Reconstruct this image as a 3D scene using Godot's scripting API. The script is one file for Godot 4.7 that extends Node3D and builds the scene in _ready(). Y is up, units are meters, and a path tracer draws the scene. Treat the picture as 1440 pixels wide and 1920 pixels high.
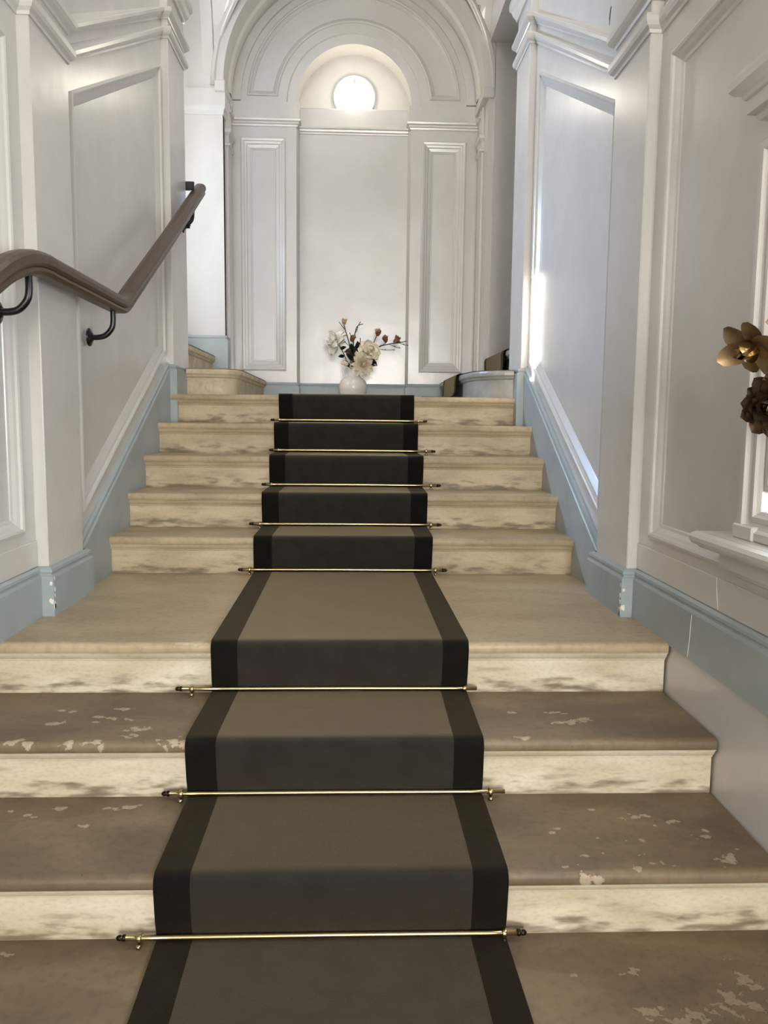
extends Node3D

const RISE := 0.1843
const NZ := [0.0, 0.0, -0.4002, -0.8004, -2.0351, -2.3782, -2.7213, -3.0644, -3.4076]
const NOSE := 0.033
const WX := 1.172       # face of the side walls
const PX := 1.127       # face of the pilasters
const BZ := -5.5        # face of the rear wall
const BCX := 0.03       # middle of the rear bay
const BXL := -1.05
const BXR := 1.14
const SPRING := 4.07
var M := {}
var taken := {}
var rng := RandomNumberGenerator.new()

# ------------------------------------------------------------------ nodes
func numbered(n: String, parent: Node) -> String:
	var key := str(parent.get_instance_id()) + n
	var k: int = taken.get(key, 0)
	taken[key] = k + 1
	return n if k == 0 else "%s_%03d" % [n, k]

func tag(o: Node, label: String, category: String, group := "", kind := "") -> void:
	o.set_meta("label", label)
	o.set_meta("category", category)
	if group: o.set_meta("group", group)
	if kind: o.set_meta("kind", kind)

func thing(called: String, label: String, category: String, at := Vector3.ZERO, group := "", kind := "") -> Node3D:
	var o := Node3D.new()
	o.name = numbered(called, self)
	add_child(o)
	o.position = at
	tag(o, label, category, group, kind)
	return o

func node(called: String, parent: Node, xf := Transform3D.IDENTITY) -> Node3D:
	var o := Node3D.new()
	o.name = numbered(called, parent)
	parent.add_child(o)
	o.transform = xf
	return o

func part(called: String, st: SurfaceTool, m: Material, parent: Node, xf := Transform3D.IDENTITY) -> MeshInstance3D:
	st.generate_normals()
	return place(called, st.commit(), m, parent, xf)

func place(called: String, mesh: Mesh, m: Material, parent: Node, xf := Transform3D.IDENTITY) -> MeshInstance3D:
	var o := MeshInstance3D.new()
	o.mesh = mesh
	o.material_override = m
	o.name = numbered(called, parent)
	parent.add_child(o)
	o.transform = xf
	o.cast_shadow = GeometryInstance3D.SHADOW_CASTING_SETTING_ON
	return o

# ------------------------------------------------------------------ shapes
func mb(smooth := false) -> SurfaceTool:
	var st := SurfaceTool.new()
	st.begin(Mesh.PRIMITIVE_TRIANGLES)
	st.set_smooth_group(0 if smooth else -1)
	return st

func vtx(st: SurfaceTool, p: Vector3, uv := Vector2.ZERO) -> void:
	st.set_uv(uv)
	st.add_vertex(p)

func quad(st: SurfaceTool, a: Vector3, b: Vector3, c: Vector3, d: Vector3, n := Vector3.ZERO) -> void:
	var f := (a - c).cross(a - b)
	if f.length_squared() < 1e-14: f = (a - d).cross(a - c)
	if n != Vector3.ZERO and f.dot(n) < 0.0:
		var t := b
		b = d
		d = t
	for p in [a, b, c, a, c, d]: vtx(st, p)

func tri(st: SurfaceTool, a: Vector3, b: Vector3, c: Vector3, n := Vector3.ZERO) -> void:
	if n != Vector3.ZERO and (a - c).cross(a - b).dot(n) < 0.0:
		var t := b
		b = c
		c = t
	for p in [a, b, c]: vtx(st, p)

func box(st: SurfaceTool, lo: Vector3, hi: Vector3, c := 0.0) -> void:
	var m := (lo + hi) * 0.5
	var h := (hi - lo) * 0.5
	for ax in 3:
		var u := (ax + 1) % 3
		var v := (ax + 2) % 3
		for s in [-1.0, 1.0]:
			var ps := []
			for k in [[-1, -1], [1, -1], [1, 1], [-1, 1]]:
				var p := Vector3.ZERO
				p[ax] = s * h[ax]
				p[u] = k[0] * (h[u] - c)
				p[v] = k[1] * (h[v] - c)
				ps.append(m + p)
			var n := Vector3.ZERO
			n[ax] = s
			quad(st, ps[0], ps[1], ps[2], ps[3], n)
	if c <= 0.0: return
	for ax in 3:            # bevelled edges along each axis
		var u := (ax + 1) % 3
		var v := (ax + 2) % 3
		for su in [-1.0, 1.0]:
			for sv in [-1.0, 1.0]:
				var ps := []
				for k in [[-1.0, 0], [1.0, 0], [1.0, 1], [-1.0, 1]]:
					var p := Vector3.ZERO
					p[ax] = k[0] * (h[ax] - c)
					p[u] = su * (h[u] - (c if k[1] == 1 else 0.0))
					p[v] = sv * (h[v] - (0.0 if k[1] == 1 else c))
					ps.append(m + p)
				var n := Vector3.ZERO
				n[u] = su
				n[v] = sv
				quad(st, ps[0], ps[1], ps[2], ps[3], n)
	for sx in [-1.0, 1.0]:
		for sy in [-1.0, 1.0]:
			for sz in [-1.0, 1.0]:
				var q := Vector3(sx, sy, sz)
				tri(st, m + q * Vector3(h.x, h.y - c, h.z - c), m + q * Vector3(h.x - c, h.y, h.z - c), m + q * Vector3(h.x - c, h.y - c, h.z), q)

func boxed(called: String, lo: Vector3, hi: Vector3, m: Material, parent: Node, c := 0.0) -> MeshInstance3D:
	var st := mb()
	box(st, lo, hi, c)
	return part(called, st, m, parent)

func area2(p: Array) -> float:
	var a := 0.0
	for i in p.size():
		a += p[i].x * p[(i + 1) % p.size()].y - p[(i + 1) % p.size()].x * p[i].y
	return a * 0.5

func inset(p: Array, d: float) -> Array:          # moves every edge of a closed outline inwards by d, with mitres
	var out := []
	var s := 1.0 if area2(p) > 0 else -1.0
	var n := p.size()
	for i in n:
		var e1: Vector2 = (p[i] - p[(i - 1 + n) % n]).normalized()
		var e2: Vector2 = (p[(i + 1) % n] - p[i]).normalized()
		var n1 := Vector2(-e1.y, e1.x) * s
		var n2 := Vector2(-e2.y, e2.x) * s
		out.append(p[i] + (n1 + n2) * d / maxf(1.0 + n1.dot(n2), 0.25))
	return out

# a closed moulding on a wall: profile points are (inwards from the outline, away from the wall)
func frame(st: SurfaceTool, p: Array, prof: Array, o: Vector3, U: Vector3, V: Vector3, N: Vector3, fill := false) -> void:
	var rings := []
	for q in prof:
		var r := []
		for w in inset(p, q[0]): r.append(o + U * w.x + V * w.y + N * q[1])
		rings.append(r)
	var n := p.size()
	for k in prof.size() - 1:
		for i in n:
			var j := (i + 1) % n
			quad(st, rings[k][i], rings[k][j], rings[k + 1][j], rings[k + 1][i], N)
	if fill:
		flat(st, inset(p, prof[-1][0]), o + N * prof[-1][1], U, V, N)

func flat(st: SurfaceTool, p: Array, o: Vector3, U: Vector3, V: Vector3, N: Vector3) -> void:
	var ix := Geometry2D.triangulate_polygon(PackedVector2Array(p))
	for k in range(0, ix.size(), 3):
		var t := []
		for i in 3: t.append(o + U * p[ix[k + i]].x + V * p[ix[k + i]].y)
		tri(st, t[0], t[1], t[2], N)

func ring(st: SurfaceTool, a: Array, b: Array, o: Vector3, U: Vector3, V: Vector3, N: Vector3) -> void:
	for i in a.size():
		var j := (i + 1) % a.size()
		quad(st, o + U * a[i].x + V * a[i].y, o + U * a[j].x + V * a[j].y, o + U * b[j].x + V * b[j].y, o + U * b[i].x + V * b[i].y, N)

func prism(st: SurfaceTool, p: Array, o: Vector3, U: Vector3, V: Vector3, N: Vector3, depth: float) -> void:
	flat(st, p, o + N * depth, U, V, N)
	flat(st, p, o, U, V, -N)
	var s := 1.0 if area2(p) > 0 else -1.0
	for i in p.size():
		var a: Vector2 = p[i]
		var b: Vector2 = p[(i + 1) % p.size()]
		var e := Vector2(b.y - a.y, a.x - b.x) * s
		quad(st, o + U * a.x + V * a.y, o + U * b.x + V * b.y, o + U * b.x + V * b.y + N * depth, o + U * a.x + V * a.y + N * depth, U * e.x + V * e.y)

# a moulding that runs along a wall in plan; profile points are (out, up); left: +1 if "out" lies to the left of the way it runs (seen from above, x right, z down)
func run(st: SurfaceTool, pts: Array, prof: Array, left: float, caps := true) -> void:
	var n := pts.size()
	var rows := []
	for i in n:
		var ns := []
		for k in [i - 1, i]:
			if k < 0 or k >= n - 1: continue
			var d: Vector3 = pts[k + 1] - pts[k]
			var d2 := Vector2(d.x, d.z).normalized()
			ns.append(Vector2(d2.y, -d2.x) * left)
		var m: Vector2 = ns[0]
		if ns.size() == 2: m = (ns[0] + ns[1]) / maxf(1.0 + ns[0].dot(ns[1]), 0.25)
		var row := []
		for q in prof: row.append(pts[i] + Vector3(m.x * q[0], q[1], m.y * q[0]))
		rows.append(row)
	for i in n - 1:
		var d: Vector3 = pts[i + 1] - pts[i]
		var d2 := Vector2(d.x, d.z).normalized()
		var o := Vector3(d2.y, 0, -d2.x) * left
		for k in prof.size() - 1:
			var e := Vector2(prof[k + 1][0] - prof[k][0], prof[k + 1][1] - prof[k][1])
			quad(st, rows[i][k], rows[i + 1][k], rows[i + 1][k + 1], rows[i][k + 1], o * e.y - Vector3.UP * e.x)
	if caps:
		for i in [0, n - 1]:
			for k in range(1, prof.size() - 1): tri(st, rows[i][0], rows[i][k], rows[i][k + 1])

func lathe(st: SurfaceTool, prof: Array, segs := 32, xf := Transform3D.IDENTITY) -> void:
	for i in segs:
		var a := TAU * i / segs
		var b := TAU * (i + 1) / segs
		for k in prof.size() - 1:
			var p := [Vector3(prof[k].x * cos(a), prof[k].y, prof[k].x * sin(a)), Vector3(prof[k].x * cos(b), prof[k].y, prof[k].x * sin(b)), Vector3(prof[k + 1].x * cos(b), prof[k + 1].y, prof[k + 1].x * sin(b)), Vector3(prof[k + 1].x * cos(a), prof[k + 1].y, prof[k + 1].x * sin(a))]
			var e: Vector2 = prof[k + 1] - prof[k]
			var mid := (a + b) * 0.5
			var n := xf.basis * Vector3(cos(mid) * e.y, -e.x, sin(mid) * e.y)
			if prof[k].x < 1e-6: tri(st, xf * p[0], xf * p[2], xf * p[3], n)
			elif prof[k + 1].x < 1e-6: tri(st, xf * p[0], xf * p[1], xf * p[2], n)
			else: quad(st, xf * p[0], xf * p[1], xf * p[2], xf * p[3], n)

func tube(st: SurfaceTool, pts: Array, rad: Array, segs := 10) -> void:
	var rows := []
	var up := Vector3.UP
	for i in pts.size():
		var d: Vector3 = (pts[mini(i + 1, pts.size() - 1)] - pts[maxi(i - 1, 0)]).normalized()
		if i == 0 and absf(d.dot(up)) > 0.9: up = Vector3.RIGHT
		var s := d.cross(up).normalized()
		up = s.cross(d).normalized()
		var row := []
		var r: float = rad[mini(i, rad.size() - 1)]
		for k in segs:
			var a := TAU * k / segs
			row.append(pts[i] + (s * cos(a) + up * sin(a)) * r)
		rows.append(row)
	for i in pts.size() - 1:
		var m: Vector3 = (pts[i] + pts[i + 1]) * 0.5
		for k in segs:
			var j := (k + 1) % segs
			quad(st, rows[i][k], rows[i][j], rows[i + 1][j], rows[i + 1][k], (rows[i][k] + rows[i][j]) * 0.5 - pts[i])
	for i in [0, pts.size() - 1]:
		for k in segs: tri(st, pts[i], rows[i][k], rows[i][(k + 1) % segs])

func curve(pts: Array, n: int) -> Array:      # a Catmull-Rom way through points
	var out := []
	for i in pts.size() - 1:
		var a: Vector3 = pts[maxi(i - 1, 0)]
		var d: Vector3 = pts[mini(i + 2, pts.size() - 1)]
		for k in n: out.append(pts[i].cubic_interpolate(pts[i + 1], a, d, float(k) / n))
	out.append(pts[-1])
	return out

func arc2(c: Vector2, r: float, a0: float, a1: float, n: int) -> Array:
	var out := []
	for i in n + 1:
		var a := lerpf(a0, a1, float(i) / n)
		out.append(c + Vector2(cos(a), sin(a)) * r)
	return out

# ------------------------------------------------------------------ materials
func noise_image(size: int, sd: int, freq: float, octaves: int) -> PackedByteArray:
	var f := FastNoiseLite.new()
	f.seed = sd
	f.noise_type = FastNoiseLite.TYPE_SIMPLEX_SMOOTH
	f.frequency = freq
	f.fractal_octaves = octaves
	var im := f.get_seamless_image(size, size, false, false, 0.15)
	im.convert(Image.FORMAT_L8)
	return im.get_data()

# colours a..b by a coarse pattern, flecked towards c by a fine one
func mottle(size: int, sd: int, coarse: float, fine: float, a: Color, b: Color, c: Color, fleck: float) -> ImageTexture:
	var n1 := noise_image(size, sd, coarse, 4)
	var n2 := noise_image(size, sd + 7, fine, 2)
	var data := PackedByteArray()
	data.resize(size * size * 3)
	for i in size * size:
		var t := n1[i] / 255.0
		var u := n2[i] / 255.0
		t = clampf((t - 0.25) * 2.0, 0.0, 1.0)
		u = clampf((u - 0.5) * 2.0, 0.0, 1.0) * fleck
		var k := a.lerp(b, t).lerp(c, u)
		data[i * 3] = int(k.r * 255)
		data[i * 3 + 1] = int(k.g * 255)
		data[i * 3 + 2] = int(k.b * 255)
	var im := Image.create_from_data(size, size, false, Image.FORMAT_RGB8, data)
	im.generate_mipmaps()
	return ImageTexture.create_from_image(im)

func grey_tex(size: int, sd: int, freq: float, oct: int, lo := 0.0, hi := 1.0) -> ImageTexture:
	var n := noise_image(size, sd, freq, oct)
	for i in n.size(): n[i] = int(clampf(lerpf(lo, hi, n[i] / 255.0), 0.0, 1.0) * 255)
	return ImageTexture.create_from_image(Image.create_from_data(size, size, false, Image.FORMAT_L8, n))

func mat(c: Color, rough: float, metal := 0.0) -> StandardMaterial3D:
	var m := StandardMaterial3D.new()
	m.albedo_color = c
	m.roughness = rough
	m.metallic = metal
	m.cull_mode = BaseMaterial3D.CULL_DISABLED
	return m

func tri_mat(tex: Texture2D, rough: float, scale: float, bump: Texture2D = null, depth := 0.0) -> StandardMaterial3D:
	var m := mat(Color.WHITE, rough)
	m.albedo_texture = tex
	m.uv1_triplanar = true
	m.uv1_world_triplanar = true
	m.uv1_scale = Vector3.ONE * scale
	if bump:
		m.heightmap_enabled = true
		m.heightmap_texture = bump
		m.heightmap_scale = depth
	return m

# a stone tread seen from above: brown wear, veins, and pale chips where the photograph shows them. Covers x -1.2..1.2 and z z0-len..z0
func tread_tex(w: int, h: int, sd: int, z0: float, len: float, chips: Array, a: Color, b: Color, chip: Color) -> ImageTexture:
	var f := FastNoiseLite.new()
	f.seed = sd
	f.frequency = 1.6
	f.fractal_octaves = 5
	f.domain_warp_enabled = true
	f.domain_warp_amplitude = 0.35
	f.domain_warp_frequency = 2.0
	var g := FastNoiseLite.new()
	g.seed = sd + 3
	g.frequency = 26.0
	g.fractal_octaves = 3
	var pit := FastNoiseLite.new()
	pit.seed = sd + 9
	pit.frequency = 38.0
	var im := Image.create(w, h, false, Image.FORMAT_RGB8)
	for y in h:
		for x in w:
			var px := -1.2 + 2.4 * (x + 0.5) / w
			var pz := z0 - len + len * (y + 0.5) / h
			var t := clampf(0.5 + f.get_noise_2d(px, pz * 2.2) * 0.9, 0.0, 1.0)
			var k := a.lerp(b, t)
			k = k.lerp(Color(k.r * 0.93, k.g * 0.925, k.b * 0.92), clampf(g.get_noise_2d(px, pz) * 1.6, 0.0, 1.0))
			if pit.get_noise_2d(px, pz) > 0.72: k = k.darkened(0.45)
			im.set_pixel(x, y, k)
	for c in chips:
		var R: float = c[2]
		var x0 := int((c[0] + 1.2) / 2.4 * w)
		var y0 := int((c[1] - z0 + len) / len * h)
		var rx := int(R * 1.8 / 2.4 * w) + 2
		var ry := int(R * 1.8 / len * h) + 2
		for y in range(maxi(0, y0 - ry), mini(h, y0 + ry)):
			for x in range(maxi(0, x0 - rx), mini(w, x0 + rx)):
				var px: float = -1.2 + 2.4 * (x + 0.5) / w - c[0]
				var pz: float = z0 - len + len * (y + 0.5) / h - c[1]
				var d: float = Vector2(px * 0.75, pz * 1.25).length() / R + g.get_noise_2d(px + c[0] * 3.0, pz + c[1] * 3.0) * 1.0 + f.get_noise_2d(px * 5.0 + c[0], pz * 9.0) * 0.8
				if d < 0.62:
					im.set_pixel(x, y, chip.lerp(im.get_pixel(x, y), 0.35 + 0.2 * g.get_noise_2d(px * 2.0, pz * 2.0)))
				elif d < 0.68:
					im.set_pixel(x, y, im.get_pixel(x, y).darkened(0.18))
	im.generate_mipmaps()
	return ImageTexture.create_from_image(im)

# a stone riser: streaked cream limestone with patchy scuff marks where shoes have rubbed; covers x -1.2..1.2 and the height of a riser
func riser_tex(w: int, h: int, sd: int, a: Color, b: Color, dirt: Color, much: float) -> ImageTexture:
	var f := FastNoiseLite.new()
	f.seed = sd
	f.frequency = 2.2
	f.fractal_octaves = 5
	var s := FastNoiseLite.new()
	s.seed = sd + 5
	s.frequency = 3.2
	s.fractal_octaves = 4
	var g := FastNoiseLite.new()
	g.seed = sd + 11
	g.frequency = 40.0
	g.fractal_octaves = 3
	var im := Image.create(w, h, false, Image.FORMAT_RGB8)
	for y in h:
		for x in w:
			var px := 2.4 * (x + 0.5) / w
			var py := 0.184 * (y + 0.5) / h          # from the top down
			var t := clampf(0.5 + f.get_noise_2d(px, py * 4.0) * 1.0, 0.0, 1.0)
			var k := a.lerp(b, t)
			k = k.darkened(clampf(g.get_noise_2d(px, py * 2.0), 0.0, 1.0) * 0.09)
			# shoe scuffs: streaks of rubbed dirt with a broken outline along the foot
			var foot := 0.184 - py
			var rub := s.get_noise_2d(px * 1.5, py * 7.0 + 7.0) + 0.5 * g.get_noise_2d(px * 0.2, py * 0.8)
			var lim := 0.05 + 0.045 * s.get_noise_2d(px, 3.0)
			k = k.lerp(dirt, smoothstep(-0.35, 0.75, rub - foot * 9.0 + 0.22) * much * (0.85 if foot < lim else 0.45))
			im.set_pixel(x, y, k)
	im.generate_mipmaps()
	return ImageTexture.create_from_image(im)

func make_materials() -> void:
	var pb := grey_tex(512, 5, 0.012, 4)
	M.paint = tri_mat(mottle(512, 11, 0.006, 0.03, Color(0.77, 0.757, 0.735), Color(0.785, 0.774, 0.754), Color(0.755, 0.739, 0.715), 0.3), 0.25, 0.6, pb, 0.12)
	M.paint.metallic_specular = 0.65
	M.blue = tri_mat(mottle(512, 21, 0.006, 0.03, Color(0.58, 0.618, 0.622), Color(0.61, 0.648, 0.65), Color(0.65, 0.68, 0.68), 0.4), 0.38, 0.7, pb, 0.12)
	M.stone = tri_mat(mottle(512, 31, 0.010, 0.05, Color(0.70, 0.64, 0.52), Color(0.80, 0.75, 0.64), Color(0.55, 0.48, 0.37), 0.45), 0.5, 0.9, pb, 0.2)
	M.greystone = tri_mat(mottle(512, 41, 0.010, 0.05, Color(0.56, 0.56, 0.53), Color(0.64, 0.635, 0.61), Color(0.50, 0.49, 0.46), 0.4), 0.36, 0.9, pb, 0.15)
	var cb := grey_tex(512, 51, 0.42, 1)
	M.field = tri_mat(mottle(512, 61, 0.008, 0.25, Color(0.215, 0.232, 0.295), Color(0.25, 0.268, 0.335), Color(0.175, 0.19, 0.24), 0.6), 0.95, 2.2, cb, 0.12)
	M.border = tri_mat(mottle(512, 71, 0.008, 0.25, Color(0.115, 0.125, 0.155), Color(0.14, 0.15, 0.18), Color(0.09, 0.10, 0.125), 0.6), 0.95, 2.2, cb, 0.12)
	for m in [M.field, M.border]:
		m.rim_enabled = true
		m.albedo_color = Color(0.68, 0.61, 0.475)
		m.rim = 2.0 if m == M.field else 0.55
		m.rim_tint = 1.0
		m.metallic_specular = 0.2
	M.brass = mat(Color(0.68, 0.61, 0.45), 0.28, 1.0)
	M.darkbrass = mat(Color(0.20, 0.16, 0.12), 0.4, 1.0)
	M.iron = mat(Color(0.03, 0.03, 0.03), 0.3)
	var wood := mottle(512, 81, 0.02, 0.1, Color(0.235, 0.165, 0.115), Color(0.285, 0.205, 0.145), Color(0.19, 0.13, 0.09), 0.5)
	M.wood = tri_mat(wood, 0.36, 1.0)
	M.wood.uv1_scale = Vector3(8, 6, 1)
	M.plaster = tri_mat(mottle(256, 111, 0.02, 0.1, Color(0.84, 0.82, 0.77), Color(0.90, 0.88, 0.84), Color(0.76, 0.73, 0.67), 0.5), 0.8, 3.0)
	M.ceramic = mat(Color(0.88, 0.87, 0.85), 0.15)
	M.petal = mat(Color(0.96, 0.92, 0.83), 0.6)
	M.petal.backlight_enabled = true
	M.petal.backlight = Color(0.3, 0.27, 0.2)
	M.petal_white = mat(Color(0.97, 0.955, 0.92), 0.6)
	M.petal_white.backlight_enabled = true
	M.petal_white.backlight = Color(0.3, 0.29, 0.26)
	M.petal_brown = mat(Color(0.50, 0.38, 0.29), 0.7)
	M.petal_tan = mat(Color(0.80, 0.70, 0.58), 0.7)
	M.twig = mat(Color(0.17, 0.12, 0.10), 0.8)
	M.leaf = mat(Color(0.15, 0.14, 0.12), 0.55)
	M.gold = mat(Color(0.62, 0.52, 0.35), 0.28, 1.0)
	M.goldpetal = tri_mat(mottle(256, 91, 0.02, 0.1, Color(0.50, 0.41, 0.29), Color(0.60, 0.50, 0.36), Color(0.40, 0.32, 0.22), 0.5), 0.42, 3.0)
	M.goldpetal.metallic = 0.75
	M.golddark = tri_mat(mottle(256, 95, 0.02, 0.1, Color(0.29, 0.22, 0.155), Color(0.40, 0.32, 0.23), Color(0.22, 0.165, 0.12), 0.5), 0.45, 3.0)
	M.golddark.metallic = 0.7
	M.opal = mat(Color(0.86, 0.87, 0.87), 0.12)
	M.opal.backlight_enabled = true
	M.opal.backlight = Color(0.5, 0.49, 0.46)
	M.glow = mat(Color(1, 1, 1), 0.4)
	M.glow.emission_enabled = true
	M.glow.emission = Color(1.0, 0.97, 0.90)
	M.glow.emission_energy_multiplier = 2.6
	M.added_fill_panel = mat(Color(0.9, 0.9, 0.9), 0.5)  # glowing pane that goes with the added ceiling fill
	M.added_fill_panel.emission_enabled = true
	M.added_fill_panel.emission = Color(1.0, 0.98, 0.95)
	M.added_fill_panel.emission_energy_multiplier = 1.0
	M.tan = tri_mat(mottle(256, 121, 0.01, 0.04, Color(0.60, 0.50, 0.38), Color(0.64, 0.54, 0.42), Color(0.57, 0.47, 0.36), 0.3), 0.6, 0.6)  # tan tint warms and dims the bounce off two unseen flight walls
	M.paving = tri_mat(mottle(512, 101, 0.01, 0.05, Color(0.5, 0.49, 0.47), Color(0.6, 0.59, 0.56), Color(0.4, 0.39, 0.37), 0.4), 0.8, 0.8)

# ------------------------------------------------------------------ the scene
func _ready() -> void:
	rng.seed = 4
	# camera
	var cam := Camera3D.new()
	cam.name = "camera"
	add_child(cam)
	cam.position = Vector3(0.0441, 1.3157, 1.894)
	cam.rotation = Vector3(-0.1133, -0.0386, 0.0107)
	cam.fov = rad_to_deg(2.0 * atan(960.0 / 1504.3))
	cam.near = 0.05
	cam.current = true
	# sky
	var we := WorldEnvironment.new()
	we.name = "environment"
	var e := Environment.new()
	e.background_mode = Environment.BG_SKY
	var sky := Sky.new()
	var sm := ProceduralSkyMaterial.new()
	sm.sky_top_color = Color(0.42, 0.58, 0.85)
	sm.sky_horizon_color = Color(0.78, 0.84, 0.92)
	sm.ground_bottom_color = Color(0.42, 0.41, 0.39)
	sm.ground_horizon_color = Color(0.62, 0.62, 0.60)
	sky.sky_material = sm
	e.sky = sky
	e.background_energy_multiplier = 2.0
	e.tonemap_mode = Environment.TONE_MAPPER_LINEAR
	e.tonemap_exposure = 1.7
	e.sdfgi_enabled = true
	e.ssao_enabled = true
	e.ssil_enabled = true
	we.environment = e
	add_child(we)
	# sun: reaches in only through the oval window beside the left upper flight
	var sun := DirectionalLight3D.new()
	sun.name = "sun"
	add_child(sun)
	sun.look_at_from_position(Vector3.ZERO, Vector3(1.0, -0.35, 0.565), Vector3.UP)
	sun.light_energy = 16.0
	sun.light_color = Color(1.0, 0.97, 0.92)
	sun.light_angular_distance = 0.6
	sun.shadow_enabled = true
	# daylight in the entrance doorway behind the camera
	var door := AreaLight3D.new()
	door.name = "doorway_daylight"
	add_child(door)
	door.area_size = Vector2(1.38, 3.2)
	door.position = Vector3(0.35, 1.65, 7.45)
	door.light_energy = 25.0
	door.light_color = Color(1.0, 0.985, 0.965)
	door.area_range = 20.0
	door.area_attenuation = 2.0
	door.shadow_enabled = true
	# sky light in the oval window
	var win := AreaLight3D.new()
	win.name = "oval_window_daylight"
	add_child(win)
	win.area_size = Vector2(0.44, 0.66)
	win.position = Vector3(-2.2, 3.1, -5.05)
	win.rotation.y = PI
	win.light_energy = 13.0
	win.light_color = Color(0.71, 0.835, 1.0)
	win.area_range = 20.0
	win.area_attenuation = 2.0
	win.shadow_enabled = true

	# daylight in the side window on the right
	var sw := AreaLight3D.new()
	sw.name = "side_window_daylight"
	add_child(sw)
	sw.area_size = Vector2(0.86, 0.86)
	sw.position = Vector3(1.37, 1.54, 0.26)
	sw.rotation.y = PI * 0.5
	sw.light_energy = 2.5
	sw.light_color = Color(0.95, 0.98, 1.0)
	sw.area_range = 20.0
	sw.area_attenuation = 2.0
	sw.shadow_enabled = true
	# added fill light under the ceiling, brightens the treads from above
	var top_fill := AreaLight3D.new()
	top_fill.name = "added_top_fill"
	add_child(top_fill)
	top_fill.area_size = Vector2(1.3, 1.8)
	top_fill.position = Vector3(0.0, 5.36, -2.2)
	top_fill.rotation.x = -PI * 0.5
	top_fill.light_energy = 1.65
	top_fill.light_color = Color(1.0, 0.98, 0.95)
	top_fill.area_range = 20.0
	top_fill.area_attenuation = 2.0
	top_fill.shadow_enabled = true

	make_materials()
	build_shell()
	build_side(-1.0)
	build_side(1.0)
	build_rear()
	build_stairs()
	build_upper_flights()
	build_runner()
	build_rods()
	build_handrail()
	build_niche_surround()
	build_lamp()
	build_bouquet()
	build_gold_flowers()

func structure(called: String, label: String, category: String) -> Node3D:
	return thing(called, label, category, Vector3.ZERO, "", "structure")

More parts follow.
